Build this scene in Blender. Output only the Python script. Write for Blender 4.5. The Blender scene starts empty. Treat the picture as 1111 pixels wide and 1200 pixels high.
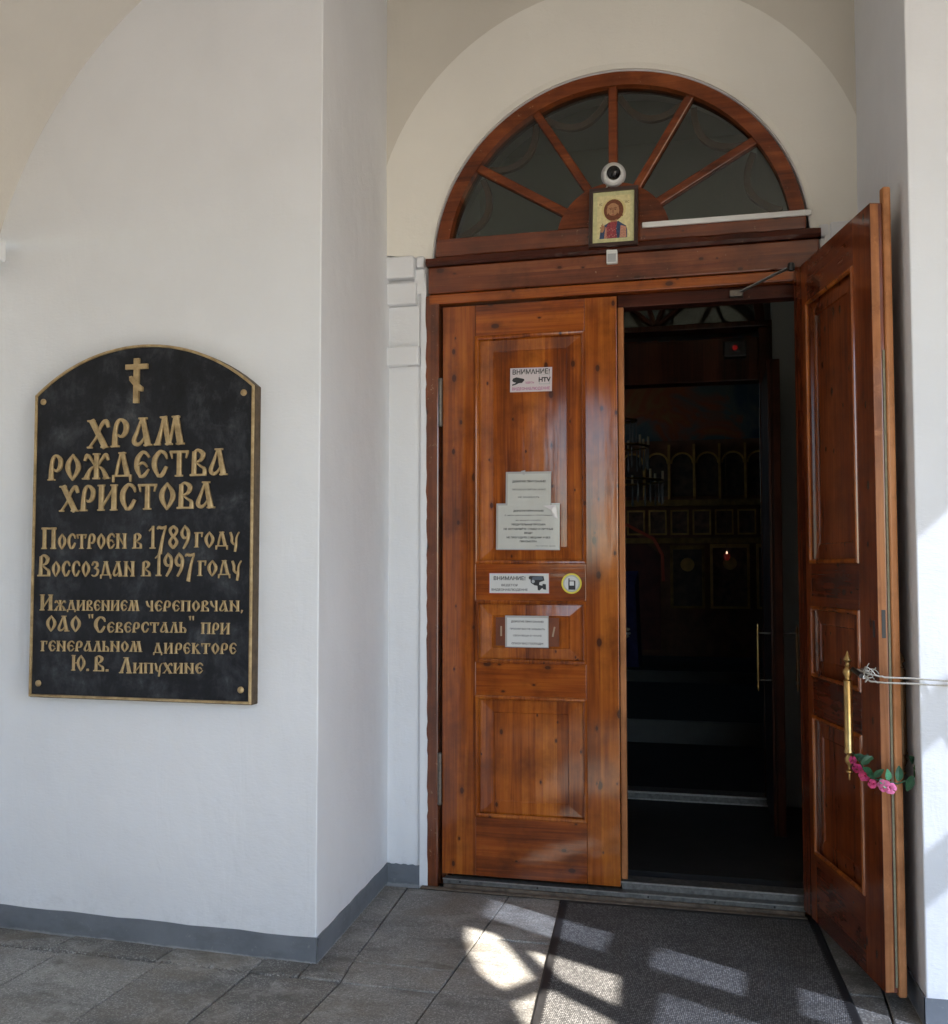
import bpy, bmesh, math, random
from mathutils import Vector, Matrix
random.seed(7)
sc = bpy.context.scene
COL = sc.collection
R = math.radians

# ------------------------------------------------------------------ camera
CAM = (1.4752, -4.9533, 1.487)
YAW, PITCH = 0.2585, 0.0528
cd = bpy.data.cameras.new('camera')
cam = bpy.data.objects.new('camera', cd)
COL.objects.link(cam)
cam.location = CAM
cam.rotation_euler = (math.pi / 2 + PITCH, 0, YAW)
cd.sensor_fit = 'VERTICAL'
cd.sensor_height = 24.0
cd.lens = 24.0 * 1222.7 / 1200.0
cd.clip_start = 0.05
cd.clip_end = 500
sc.camera = cam

# ------------------------------------------------------------------ light
AZ = R(28.5)
EL = math.atan(0.95 * math.cos(AZ))
travel = Vector((-math.cos(AZ) * math.cos(EL), math.sin(AZ) * math.cos(EL), -math.sin(EL)))
world = bpy.data.worlds.new('World')
sc.world = world
world.use_nodes = True
wn = world.node_tree
bg = wn.nodes['Background']
sky = wn.nodes.new('ShaderNodeTexSky')
sky.sky_type = 'NISHITA'
sky.sun_disc = False
sky.sun_elevation = EL
sky.ozone_density = 2.5
sky.dust_density = 0.6
sky.sun_rotation = math.atan2(-travel.x, -travel.y)
wn.links.new(sky.outputs[0], bg.inputs[0])
bg.inputs[1].default_value = 0.14
sl = bpy.data.lights.new('sun', 'SUN')
sl.energy = 5.0
sl.angle = R(0.5)
sl.color = (1.0, 0.92, 0.82)
sun = bpy.data.objects.new('sun', sl)
COL.objects.link(sun)
sun.rotation_euler = travel.to_track_quat('-Z', 'Y').to_euler()
sun.location = (12, -12, 12)
sc.view_settings.view_transform = 'Standard'
sc.view_settings.look = 'None'
sc.view_settings.gamma = 1
sc.view_settings.use_curve_mapping = False
sc.view_settings.exposure = 2.47
sc.cycles.max_bounces = 10
sc.cycles.diffuse_bounces = 7
sc.cycles.use_denoising = True
sc.cycles.sample_clamp_indirect = 6


# ------------------------------------------------------------------ helpers
def tag(o, label=None, cat=None, group=None, kind=None):
    if label: o['label'] = label
    if cat: o['category'] = cat
    if group: o['group'] = group
    if kind: o['kind'] = kind
    return o


def empty(name, loc=(0, 0, 0), rz=0.0, label=None, cat=None, group=None):
    o = bpy.data.objects.new(name, None)
    COL.objects.link(o)
    o.location = loc
    o.rotation_euler = (0, 0, rz)
    o.empty_display_size = 0.1
    return tag(o, label, cat, group)


class MB:
    def __init__(s):
        s.v = []; s.f = []

    def add(s, vs, fs):
        b = len(s.v)
        s.v += [tuple(v) for v in vs]
        s.f += [tuple(b + i for i in f) for f in fs]
        return s

    def box(s, x0, x1, y0, y1, z0, z1):
        return s.add([(x0, y0, z0), (x1, y0, z0), (x1, y1, z0), (x0, y1, z0),
                      (x0, y0, z1), (x1, y0, z1), (x1, y1, z1), (x0, y1, z1)],
                     [(0, 3, 2, 1), (4, 5, 6, 7), (0, 1, 5, 4), (1, 2, 6, 5), (2, 3, 7, 6), (3, 0, 4, 7)])

    def prism_y(s, pts, y0, y1):
        """polygon in x,z (counter-clockwise seen from -Y) swept from y0 (front) to y1"""
        n = len(pts)
        vs = [(p[0], y0, p[1]) for p in pts] + [(p[0], y1, p[1]) for p in pts]
        fs = [tuple(range(n)), tuple(reversed(range(n, 2 * n)))]
        fs += [(i, i + n, (i + 1) % n + n, (i + 1) % n) for i in range(n)]
        return s.add(vs, fs)

    def prism_z(s, pts, z0, z1):
        n = len(pts)
        vs = [(p[0], p[1], z0) for p in pts] + [(p[0], p[1], z1) for p in pts]
        fs = [tuple(reversed(range(n))), tuple(range(n, 2 * n))]
        fs += [(i, (i + 1) % n, (i + 1) % n + n, i + n) for i in range(n)]
        return s.add(vs, fs)

    def sweep(s, path, prof, closed=False, up=Vector((0, 0, 1))):
        """prof: list of (a,b) offsets, a along side, b along up-ish normal"""
        n = len(path); m = len(prof)
        P = [Vector(p) for p in path]
        vs = []
        for i, p in enumerate(P):
            if closed:
                d = (P[(i + 1) % n] - P[i - 1])
            else:
                d = P[min(i + 1, n - 1)] - P[max(i - 1, 0)]
            d.normalize()
            side = d.cross(up)
            if side.length < 1e-5: side = Vector((1, 0, 0))
            side.normalize()
            nn = side.cross(d).normalized()
            for a, b in prof:
                vs.append(p + side * a + nn * b)
        fs = []
        for i in range(n if closed else n - 1):
            j = (i + 1) % n
            for k in range(m):
                l = (k + 1) % m
                fs.append((i * m + k, j * m + k, j * m + l, i * m + l))
        if not closed:
            fs.append(tuple(reversed(range(m))))
            fs.append(tuple(range((n - 1) * m, n * m)))
        return s.add(vs, fs)

    def tube(s, path, r, seg=8, closed=False, up=Vector((0, 0, 1))):
        return s.sweep(path, [(r * math.cos(2 * math.pi * k / seg), r * math.sin(2 * math.pi * k / seg)) for k in range(seg)], closed, up)

    def lathe(s, prof, c=(0, 0, 0), seg=16, axis='z'):
        """prof: list of (r, h)"""
        m = len(prof); vs = []
        for r, h in prof:
            for k in range(seg):
                a = 2 * math.pi * k / seg
                if axis == 'z': vs.append((c[0] + r * math.cos(a), c[1] + r * math.sin(a), c[2] + h))
                elif axis == 'y': vs.append((c[0] + r * math.cos(a), c[1] + h, c[2] + r * math.sin(a)))
                else: vs.append((c[0] + h, c[1] + r * math.cos(a), c[2] + r * math.sin(a)))
        fs = []
        for i in range(m - 1):
            for k in range(seg):
                l = (k + 1) % seg
                fs.append((i * seg + k, i * seg + l, (i + 1) * seg + l, (i + 1) * seg + k))
        fs.append(tuple(reversed(range(seg))))
        fs.append(tuple(range((m - 1) * seg, m * seg)))
        return s.add(vs, fs)

    def mesh(s, name):
        me = bpy.data.meshes.new(name)
        me.from_pydata(s.v, [], s.f)
        bm = bmesh.new(); bm.from_mesh(me)
        bmesh.ops.recalc_face_normals(bm, faces=bm.faces[:])
        bm.to_mesh(me); bm.free()
        return me

    def build(s, name, mat, parent=None, bevel=0.0, smooth=False, seg=2, angle=35):
        me = s.mesh(name)
        return link(name, me, mat, parent, bevel, smooth, seg, angle)


def link(name, me, mat, parent=None, bevel=0.0, smooth=False, seg=2, angle=35):
    if mat and not me.materials: me.materials.append(mat)
    o = bpy.data.objects.new(name, me)
    COL.objects.link(o)
    if parent: o.parent = parent
    if smooth:
        me.polygons.foreach_set('use_smooth', [True] * len(me.polygons))
        bm = bmesh.new(); bm.from_mesh(me)
        for e in bm.edges:
            if len(e.link_faces) == 2 and e.calc_face_angle(0) > R(angle): e.smooth = False
        bm.to_mesh(me); bm.free()
    if bevel:
        b = o.modifiers.new('bevel', 'BEVEL')
        b.width = bevel; b.segments = seg; b.limit_method = 'ANGLE'; b.angle_limit = R(40)
    return o


def plate(name, outer, holes, depth, mat, parent=None, place=None):
    """flat board with holes; outline in (u,v), extruded by depth; place(u,v,w)->xyz"""
    cu = bpy.data.curves.new('tmp', 'CURVE')
    cu.dimensions = '2D'; cu.fill_mode = 'BOTH'; cu.extrude = depth / 2
    for loop in [outer] + holes:
        sp = cu.splines.new('POLY'); sp.points.add(len(loop) - 1)
        for i, (a, b) in enumerate(loop): sp.points[i].co = (a, b, 0, 1)
        sp.use_cyclic_u = True
    to = bpy.data.objects.new('tmp', cu); COL.objects.link(to)
    bpy.context.view_layer.update()
    me = bpy.data.meshes.new_from_object(to)
    bpy.data.objects.remove(to); bpy.data.curves.remove(cu)
    for v in me.vertices: v.co = place(v.co.x, v.co.y, v.co.z)
    bm = bmesh.new(); bm.from_mesh(me)
    bmesh.ops.remove_doubles(bm, verts=bm.verts[:], dist=1e-5)
    bmesh.ops.recalc_face_normals(bm, faces=bm.faces[:])
    bm.to_mesh(me); bm.free()
    me.name = name
    me.materials.clear()
    return link(name, me, mat, parent)


def arc(cx, cz, r, a0, a1, n):
    return [(cx + r * math.cos(R(a0 + (a1 - a0) * i / n)), cz + r * math.sin(R(a0 + (a1 - a0) * i / n))) for i in range(n + 1)]


def text(s, size, name, mat, parent, loc, width=None, bold=0.0, align='CENTER', rot=None):
    """flat printed lettering standing in the x,z plane, facing -Y"""
    cu = bpy.data.curves.new('tmp', 'FONT')
    cu.body = s; cu.size = size; cu.align_x = align; cu.offset = bold
    cu.resolution_u = 2
    to = bpy.data.objects.new('tmp', cu); COL.objects.link(to)
    bpy.context.view_layer.update()
    me = bpy.data.meshes.new_from_object(to)
    bpy.data.objects.remove(to); bpy.data.curves.remove(cu)
    xs = [v.co.x for v in me.vertices]
    k = 1.0
    if width and xs: k = width / max(1e-6, (max(xs) - min(xs)))
    for v in me.vertices: v.co = Vector((v.co.x * k, 0, v.co.y))
    me.name = name
    me.materials.clear()
    o = link(name, me, mat, parent)
    o.location = loc
    return o


# ------------------------------------------------------------------ materials
MATS = {}


class NT:
    def __init__(s, name):
        s.m = bpy.data.materials.new(name); s.m.use_nodes = True
        s.t = s.m.node_tree; s.b = s.t.nodes['Principled BSDF']
        s.o = s.t.nodes['Material Output']

    def n(s, typ, **kw):
        nd = s.t.nodes.new(typ)
        for k, v in kw.items():
            if hasattr(nd, k): setattr(nd, k, v)
            else: nd.inputs[k].default_value = v
        return nd

    def l(s, a, b): s.t.links.new(a, b)

    def val(s, x):
        return x

    def math(s, op, a, b=None, c=None):
        nd = s.t.nodes.new('ShaderNodeMath'); nd.operation = op
        for i, x in enumerate((a, b, c)):
            if x is None: continue
            if isinstance(x, (int, float)): nd.inputs[i].default_value = x
            else: s.l(x, nd.inputs[i])
        return nd.outputs[0]

    def ramp(s, f, stops):
        nd = s.t.nodes.new('ShaderNodeValToRGB')
        el = nd.color_ramp.elements
        while len(el) < len(stops): el.new(0.5)
        for e, (p, c) in zip(el, stops):
            e.position = p; e.color = (c[0], c[1], c[2], 1) if hasattr(c, '__len__') else (c, c, c, 1)
        s.l(f, nd.inputs[0])
        return nd.outputs[0]

    def mix(s, f, a, b, mode='MIX'):
        nd = s.t.nodes.new('ShaderNodeMix'); nd.data_type = 'RGBA'; nd.blend_type = mode
        for i, x in ((0, f), (6, a), (7, b)):
            if isinstance(x, (int, float)): nd.inputs[i].default_value = x
            elif isinstance(x, tuple): nd.inputs[i].default_value = (*x[:3], 1)
            else: s.l(x, nd.inputs[i])
        return nd.outputs[2]

    def noise(s, vec, scale, detail=3, rough=.5, dist=0.0):
        nd = s.t.nodes.new('ShaderNodeTexNoise')
        nd.inputs['Scale'].default_value = scale; nd.inputs['Detail'].default_value = detail
        nd.inputs['Roughness'].default_value = rough; nd.inputs['Distortion'].default_value = dist
        if vec is not None: s.l(vec, nd.inputs['Vector'])
        return nd.outputs['Fac']

    def coord(s, kind='Object'):
        return s.t.nodes.new('ShaderNodeTexCoord').outputs[kind]

    def scale(s, vec, sc_, loc=(0, 0, 0)):
        nd = s.t.nodes.new('ShaderNodeMapping')
        nd.inputs['Scale'].default_value = sc_; nd.inputs['Location'].default_value = loc
        s.l(vec, nd.inputs['Vector'])
        return nd.outputs[0]

    def bump(s, h, strength, dist=0.002, normal=None):
        nd = s.t.nodes.new('ShaderNodeBump')
        nd.inputs['Strength'].default_value = strength; nd.inputs['Distance'].default_value = dist
        s.l(h, nd.inputs['Height'])
        if normal is not None: s.l(normal, nd.inputs['Normal'])
        s.l(nd.outputs[0], s.b.inputs['Normal'])
        return nd.outputs[0]

    def col(s, c):
        if isinstance(c, tuple): s.b.inputs['Base Color'].default_value = (*c[:3], 1)
        else: s.l(c, s.b.inputs['Base Color'])

    def rough(s, r):
        if isinstance(r, (int, float)): s.b.inputs['Roughness'].default_value = r
        else: s.l(r, s.b.inputs['Roughness'])


def plain(name, c, rough=.5, metal=0.0, vary=0.0, scale=20, spec=.5, coat=0.0, bump=0.0):
    m = NT(name)
    if vary:
        f = m.noise(m.coord(), scale, 4, .6)
        d = tuple(x * (1 - vary) for x in c); e = tuple(min(1, x * (1 + vary)) for x in c)
        m.col(m.ramp(f, [(.3, d), (.7, e)]))
        if bump: m.bump(f, bump, .002)
    else: m.col(c)
    m.rough(rough)
    m.b.inputs['Metallic'].default_value = metal
    m.b.inputs['Specular IOR Level'].default_value = spec
    m.b.inputs['Coat Weight'].default_value = coat
    return m.m


def wood(name, axis, dark, mid, light, strip=0.095, rough=.5, coat=1.0, seedloc=(0, 0, 0), knots=True, wear=.0):
    """varnished pine; grain along axis ('z' or 'x') of the object's own frame"""
    m = NT(name)
    oi = m.n('ShaderNodeObjectInfo').outputs['Random']
    co = m.coord()
    sx = m.n('ShaderNodeSeparateXYZ'); m.l(co, sx.inputs[0])
    if axis == 'z': g, a = sx.outputs['Z'], sx.outputs['X']
    else: g, a = sx.outputs['X'], sx.outputs['Z']
    h = sx.outputs['Y']
    off = m.math('MULTIPLY', oi, 7.3)
    # glued strips
    st = m.math('FLOOR', m.math('DIVIDE', m.math('ADD', a, off), strip))
    wn_ = m.n('ShaderNodeTexWhiteNoise', noise_dimensions='1D'); m.l(st, wn_.inputs['W'])
    tone = wn_.outputs['Value']
    # knot field
    cb = m.n('ShaderNodeCombineXYZ')
    m.l(m.math('MULTIPLY', m.math('ADD', a, off), 10.0), cb.inputs[0])
    m.l(m.math('MULTIPLY', m.math('ADD', g, off), 6.0), cb.inputs[1])
    vo = m.n('ShaderNodeTexVoronoi', voronoi_dimensions='2D', feature='F1', distance='EUCLIDEAN')
    vo.inputs['Scale'].default_value = 1.0; vo.inputs['Randomness'].default_value = 1.0
    m.l(cb.outputs[0], vo.inputs['Vector'])
    kd = vo.outputs['Distance']
    vsep = m.n('ShaderNodeSeparateColor'); m.l(vo.outputs['Color'], vsep.inputs[0])
    alive = m.math('GREATER_THAN', vsep.outputs[0], .52)
    ksz = m.math('ADD', m.math('MULTIPLY', m.math('POWER', vsep.outputs[1], 2.0), .10), .04)
    kn = m.math('DIVIDE', kd, ksz)
    # grain
    wq = m.math('MAXIMUM', 0.0, m.math('SUBTRACT', 1.0, m.math('DIVIDE', kd, .2)))
    warp = m.math('MULTIPLY', m.math('MULTIPLY', wq, wq), alive)
    cg = m.n('ShaderNodeCombineXYZ')
    m.l(m.math('ADD', m.math('MULTIPLY', m.math('ADD', a, m.math('MULTIPLY', tone, 3.0)), 55.0), m.math('MULTIPLY', warp, 1.3)), cg.inputs[0])
    m.l(m.math('ADD', m.math('MULTIPLY', g, 1.6), m.math('MULTIPLY', tone, 9.0)), cg.inputs[1])
    m.l(m.math('MULTIPLY', h, 40.0), cg.inputs[2])
    n1 = m.noise(cg.outputs[0], 1.0, 5, .6, .8)
    cg2 = m.n('ShaderNodeCombineXYZ')
    m.l(m.math('ADD', m.math('MULTIPLY', a, 9.0), off), cg2.inputs[0]); m.l(m.math('ADD', m.math('MULTIPLY', g, 1.3), off), cg2.inputs[1]); m.l(h, cg2.inputs[2])
    n2 = m.noise(cg2.outputs[0], 1.0, 3, .55)
    f = m.math('ADD', m.math('MULTIPLY', n1, .55), m.math('ADD', m.math('MULTIPLY', n2, .5), m.math('MULTIPLY', m.math('SUBTRACT', tone, .5), .22)))
    c = m.ramp(f, [(.32, dark), (.52, mid), (.74, light)])
    # seam between strips
    fr = m.math('FRACT', m.math('DIVIDE', m.math('ADD', a, off), strip))
    seam = m.math('LESS_THAN', fr, .014)
    c = m.mix(m.math('MULTIPLY', seam, .35), c, (.05, .015, .006))
    if knots:
        kf = m.math('MULTIPLY', m.math('MULTIPLY', alive, m.ramp(kn, [(.72, 1.0), (1.0, 0.0)])), .93)
        c = m.mix(kf, c, (.022, .006, .003))
        rg = m.math('MINIMUM', 1.0, m.math('MAXIMUM', 0.0, m.math('DIVIDE', m.math('SUBTRACT', 2.0, kn), 1.1)))
        ring = m.math('MULTIPLY', m.math('MULTIPLY', alive, rg), .45)
        c = m.mix(ring, c, (.10, .026, .008))
    # blotchy wear in the varnish
    nb = m.noise(co, 5.0, 5, .65)
    c = m.mix(m.ramp(nb, [(.45, 0.0), (.72, .6)]), c, tuple(x * .45 for x in dark))
    if wear:
        nw = m.noise(m.scale(co, (30, 30, 30)), 1.0, 6, .75)
        c = m.mix(m.ramp(nw, [(.66 - wear * .12, 0.0), (.70 - wear * .12, .8)]), c, (.34, .2, .11))
    m.col(c)
    rr = m.math('ADD', m.math('MULTIPLY', m.noise(m.scale(co, (9, 9, 3)), 1.0, 4, .6), .28), rough - .14)
    m.rough(rr)
    m.b.inputs['Coat Weight'].default_value = coat
    m.b.inputs['Coat Roughness'].default_value = .11
    m.b.inputs['Coat IOR'].default_value = 1.62
    m.b.inputs['Specular IOR Level'].default_value = .1
    nlow = m.noise(m.scale(co, (14, 14, 3) if axis == 'z' else (3, 14, 14)), 1.0, 2, .5)
    hh = m.math('ADD', m.math('MULTIPLY', n1, .35), m.math('MULTIPLY', nlow, 2.2))
    nrm = m.bump(hh, .28, .0012)
    m.l(nrm, m.b.inputs['Coat Normal'])
    return m.m


DK, MD, LT = (.10, .019, .002), (.285, .064, .005), (.47, .140, .014)
W_V = wood('varnished_pine_upright', 'z', DK, MD, LT)
W_H = wood('varnished_pine_level', 'x', (.095, .017, .002), (.27, .056, .005), (.43, .118, .012))
W_PANEL = wood('varnished_pine_panel', 'z', (.13, .024, .003), (.325, .076, .007), (.52, .155, .017), strip=.07)
W_V2 = wood('shaded_pine_upright', 'z', (.06, .010, .002), (.15, .028, .005), (.26, .060, .011))  # same pine for the open leaf, its shade put into the colour
W_H2 = wood('shaded_pine_level', 'x', (.05, .008, .002), (.12, .021, .004), (.20, .042, .008))
W_P2 = wood('shaded_pine_panel', 'z', (.08, .013, .0025), (.19, .038, .006), (.30, .075, .014), strip=.07)
W_OLD_V = wood('worn_pine_upright', 'z', (.06, .017, .007), (.16, .042, .013), (.27, .085, .028), wear=.25, rough=.42)
W_OLD_H = wood('worn_pine_level', 'x', (.055, .013, .006), (.15, .034, .010), (.25, .07, .02), wear=.12, rough=.4)
W_DARK = wood('stained_pine_level', 'x', (.02, .008, .006), (.065, .016, .009), (.12, .03, .012), wear=.1, rough=.5, coat=.25)
W_FAN = wood('fanlight_pine', 'x', (.07, .016, .005), (.18, .042, .011), (.28, .075, .02), knots=False, coat=.35, wear=.10)
W_EDGE = wood('bare_pine_edge', 'z', (.24, .085, .03), (.44, .18, .07), (.58, .27, .12), coat=.1, rough=.5, wear=.1, knots=False)
W_INNER = wood('dark_inner_wood', 'z', (.018, .006, .003), (.045, .012, .005), (.08, .022, .009), knots=False, coat=.2)
W_SCAL = plain('scallop_wood', (.075, .028, .014), .6, vary=.2)


def plaster(name, base, dirt=.06):
    m = NT(name)
    co = m.coord()
    f = m.noise(co, 1.6, 5, .55)
    d = tuple(x * (1 - dirt) for x in base)
    c = m.ramp(f, [(.35, d), (.65, base)])
    sp = m.noise(co, 60, 3, .6)
    c = m.mix(m.ramp(sp, [(.70, 0.0), (.8, .12)]), c, tuple(x * .8 for x in base))
    sz = m.n('ShaderNodeSeparateXYZ'); m.l(co, sz.inputs[0])
    low = m.ramp(m.math('ADD', sz.outputs['Z'], m.math('MULTIPLY', m.noise(co, 9, 5, .7), .35)), [(.10, 1.0), (.38, 0.0)])
    sc_ = m.ramp(m.noise(co, 14, 6, .75), [(.52, 0.0), (.72, .55)])
    c = m.mix(m.math('MULTIPLY', low, sc_), c, tuple(x * .62 for x in base))
    pt = m.noise(m.scale(co, (1.1, 1.1, .8), (5, 2, 9)), 1.0, 2, .4)
    c = m.mix(m.ramp(pt, [(.555, 0.0), (.57, .10)]), c, tuple(min(1, x * 1.08) for x in base))
    m.col(c)
    m.rough(.78)
    m.b.inputs['Specular IOR Level'].default_value = .25
    tw = m.noise(m.scale(co, (7, 7, 2.2)), 1.0, 5, .6, 1.2)
    h = m.math('ADD', m.math('MULTIPLY', m.noise(co, 3.2, 3, .5), 4.0), m.math('ADD', m.math('MULTIPLY', tw, 1.1), m.math('MULTIPLY', m.noise(m.scale(co, (1, 1, 2.2)), 45, 4, .6), .4)))
    m.bump(h, .55, .005)
    return m.m


PLASTER = plaster('white_plaster', (.77, .782, .80))
PLASTER_BEIGE = plaster('cream_plaster', (.65, .62, .565))
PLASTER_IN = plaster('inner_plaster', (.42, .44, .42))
SPANDREL = plaster('cream_spandrel', (.69, .655, .575))  # spandrel tone, creamier and darker than the main walls
ARCHP = plaster('pale_cream_arch', (.81, .785, .71))  # arch ring tone, a paler cream


def skirt_paint():
    m = NT('blue_grey_paint')
    co = m.coord()
    f = m.noise(co, 6, 5, .6)
    c = m.ramp(f, [(.3, (.135, .15, .17)), (.7, (.185, .20, .22))])
    sx = m.n('ShaderNodeSeparateXYZ'); m.l(co, sx.inputs[0])
    edge = m.math('ADD', sx.outputs['Z'], m.math('MULTIPLY', m.noise(co, 25, 3, .6), .02))
    k = m.ramp(m.math('MULTIPLY', m.math('ADD', edge, .069), 30.0), [(.42, 1.0), (.62, 0.0)])
    c = m.mix(m.math('MULTIPLY', k, .75), c, (.38, .38, .37))
    ch = m.noise(co, 38, 6, .8)
    c = m.mix(m.ramp(ch, [(.60, 0.0), (.66, .6)]), c, (.30, .30, .29))
    dr = m.noise(m.scale(co, (5, 5, 12)), 1.0, 5, .7)
    c = m.mix(m.ramp(dr, [(.5, 0.0), (.72, .5)]), c, (.09, .095, .10))
    m.col(c); m.rough(.55); m.bump(f, .3, .004)
    return m.m


SKIRT = skirt_paint()


def stone(name, base=.115, edge=0.0):
    m = NT(name)
    oi = m.n('ShaderNodeObjectInfo').outputs['Random']
    co = m.coord()
    v = m.n('ShaderNodeTexVoronoi', feature='F1'); v.inputs['Scale'].default_value = 230
    m.l(co, v.inputs['Vector'])
    sep = m.n('ShaderNodeSeparateColor'); m.l(v.outputs['Color'], sep.inputs[0])
    big = m.noise(co, 4.5, 6, .65)
    fine = m.noise(co, 90, 4, .7)
    f = m.math('ADD', m.math('MULTIPLY', fine, .45), m.math('ADD', m.math('MULTIPLY', big, .45), m.math('MULTIPLY', m.math('SUBTRACT', oi, .5), .26)))
    c = m.ramp(f, [(.3, (base * .50, base * .49, base * .46)), (.5, (base, base * .98, base * .92)), (.7, (base * 1.6, base * 1.57, base * 1.46))])
    sp = m.math('GREATER_THAN', sep.outputs[0], .80)
    c = m.mix(m.math('MULTIPLY', sp, .36), c, (base * 2.9, base * 2.85, base * 2.65))
    sd = m.math('LESS_THAN', sep.outputs[1], .12)
    c = m.mix(m.math('MULTIPLY', sd, .55), c, (base * .3, base * .3, base * .3))
    st = m.noise(m.scale(co, (3, 6, 3)), 1.0, 6, .7, .6)
    c = m.mix(m.ramp(st, [(.50, 0.0), (.66, .75)]), c, (base * .34, base * .32, base * .28))
    br = m.noise(m.scale(co, (1.7, 2.3, 1)), 1.0, 6, .72, .8)
    c = m.mix(m.ramp(br, [(.46, 0.0), (.66, .6)]), c, (base * .75, base * .62, base * .45))
    lt_ = m.noise(m.scale(co, (5, 5, 5), (3, 7, 1)), 1.0, 6, .75, .5)
    c = m.mix(m.ramp(lt_, [(.54, 0.0), (.70, .5)]), c, (base * 1.9, base * 1.85, base * 1.7))
    m.col(c)
    m.rough(m.ramp(big, [(.35, .5), (.65, .78)]))
    m.bump(m.math('ADD', fine, m.math('MULTIPLY', big, 1.6)), .5, .003)
    return m.m


STONE = stone('grey_granite', .235)
STONE_ROUGH = stone('rough_mortar', .23)
STONE_DARK = stone('dark_joint', .07)
CONCRETE = plain('step_concrete', (.12, .09, .065), .8, vary=.45, scale=25, bump=.5)


def matfab():
    m = NT('ribbed_mat')
    co = m.coord()
    mp = m.n('ShaderNodeMapping'); mp.inputs['Rotation'].default_value = (0, 0, R(3)); m.l(co, mp.inputs['Vector'])
    v = m.n('ShaderNodeTexVoronoi', feature='F1'); v.inputs['Scale'].default_value = 1
    m.l(m.scale(mp.outputs[0], (150, 75, 75)), v.inputs['Vector'])
    v.inputs['Randomness'].default_value = .25
    h = m.math('SUBTRACT', 1.0, v.outputs['Distance'])
    n = m.noise(co, 6, 5, .6)
    c = m.ramp(v.outputs['Distance'], [(.1, (.42, .41, .40)), (.45, (.145, .143, .140)), (.65, (.035, .035, .035))])
    c = m.mix(m.ramp(n, [(.4, 0.0), (.7, .5)]), c, (.035, .034, .032))
    gr = m.noise(m.scale(co, (3, 2, 3)), 1.0, 6, .7)
    c = m.mix(m.ramp(gr, [(.58, 0.0), (.75, .35)]), c, (.14, .13, .115))
    m.col(c); m.rough(.85); m.bump(h, .9, .004)
    return m.m


MAT_FAB = matfab()
RUBBER = plain('black_rubber', (.016, .016, .017), .6, vary=.3, scale=40)
ALU = plain('worn_aluminium', (.42, .41, .39), .38, .85, vary=.25, scale=60)
ALU_D = plain('dull_aluminium', (.20, .195, .185), .5, .7, vary=.35, scale=40)
STEEL = plain('dark_steel', (.16, .14, .12), .45, .8, vary=.3, scale=50)
BRASS = plain('brass', (.50, .335, .13), .30, 1.0, vary=.18, scale=30)
BRASS_D = plain('dull_brass', (.22, .12, .055), .45, .7, vary=.2, scale=30)
BLACK = plain('black_plastic', (.012, .012, .013), .4)
WHITEP = plain('white_plastic', (.74, .74, .72), .35)
DOME = plain('camera_dome', (.006, .006, .007), .12)
KHAKI = plain('rubber_seal', (.20, .18, .11), .6, vary=.2, scale=50)
PAPER = plain('white_paper', (.62, .62, .60), .45, vary=.04, scale=9, coat=.2)
PAPER2 = plain('cream_paper', (.52, .52, .48), .4, vary=.05, scale=9, coat=.3)
SLEEVE = plain('clear_sleeve', (.42, .40, .37), .25, coat=.5)
INK = plain('black_ink', (.02, .02, .022), .5)
INK_S = plain('grey_ink', (.12, .12, .12), .5)
INK_R = plain('magenta_ink', (.42, .09, .25), .5)
RED_P = plain('red_print', (.55, .10, .10), .5)
YEL = plain('yellow_print', (.72, .60, .05), .45)
GREYP = plain('grey_print', (.40, .41, .42), .45)
STRING = plain('pale_cord', (.52, .50, .44), .8, vary=.2, scale=200)
PINK = plain('pink_petal', (.50, .03, .13), .55, vary=.35, scale=60)
PINK_L = plain('pale_pink_petal', (.66, .16, .32), .55, vary=.3, scale=60)
GREEN = plain('green_cloth_leaf', (.015, .075, .03), .45, vary=.4, scale=70)
GREEN_L = plain('pale_green_leaf', (.10, .38, .20), .5, vary=.3, scale=70)
RAILW = plain('white_painted_wood', (.74, .73, .70), .5)


def plaque_field():
    m = NT('blackened_bronze')
    co = m.coord()
    a = m.noise(co, 5.5, 6, .7, .4)
    b = m.noise(m.scale(co, (18, 18, 9)), 1.0, 5, .7)
    f = m.math('ADD', m.math('MULTIPLY', a, .65), m.math('MULTIPLY', b, .35))
    c = m.ramp(f, [(.38, (.003, .0035, .005)), (.49, (.009, .010, .014)), (.58, (.034, .037, .043)), (.70, (.11, .112, .115))])
    m.col(c)
    m.b.inputs['Metallic'].default_value = .35
    m.rough(m.ramp(f, [(.35, .30), (.7, .55)]))
    m.bump(m.math('ADD', a, m.noise(co, 45, 4, .6)), .5, .004)
    return m.m


FIELD = plaque_field()


def gold_paint():
    m = NT('dull_gold')
    co = m.coord()
    a = m.noise(co, 22, 5, .65)
    c = m.ramp(a, [(.3, (.27, .185, .085)), (.55, (.47, .34, .17)), (.75, (.60, .46, .25))])
    m.col(c); m.b.inputs['Metallic'].default_value = .35; m.rough(.48); m.bump(a, .4, .002)
    return m.m


GOLD = gold_paint()
GOLD_EDGE = plain('tarnished_gold', (.085, .056, .03), .6, .2, vary=.4, scale=30)
WOODFRAME = plain('dark_brown_frame', (.030, .012, .008), .3, coat=.4)


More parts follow.
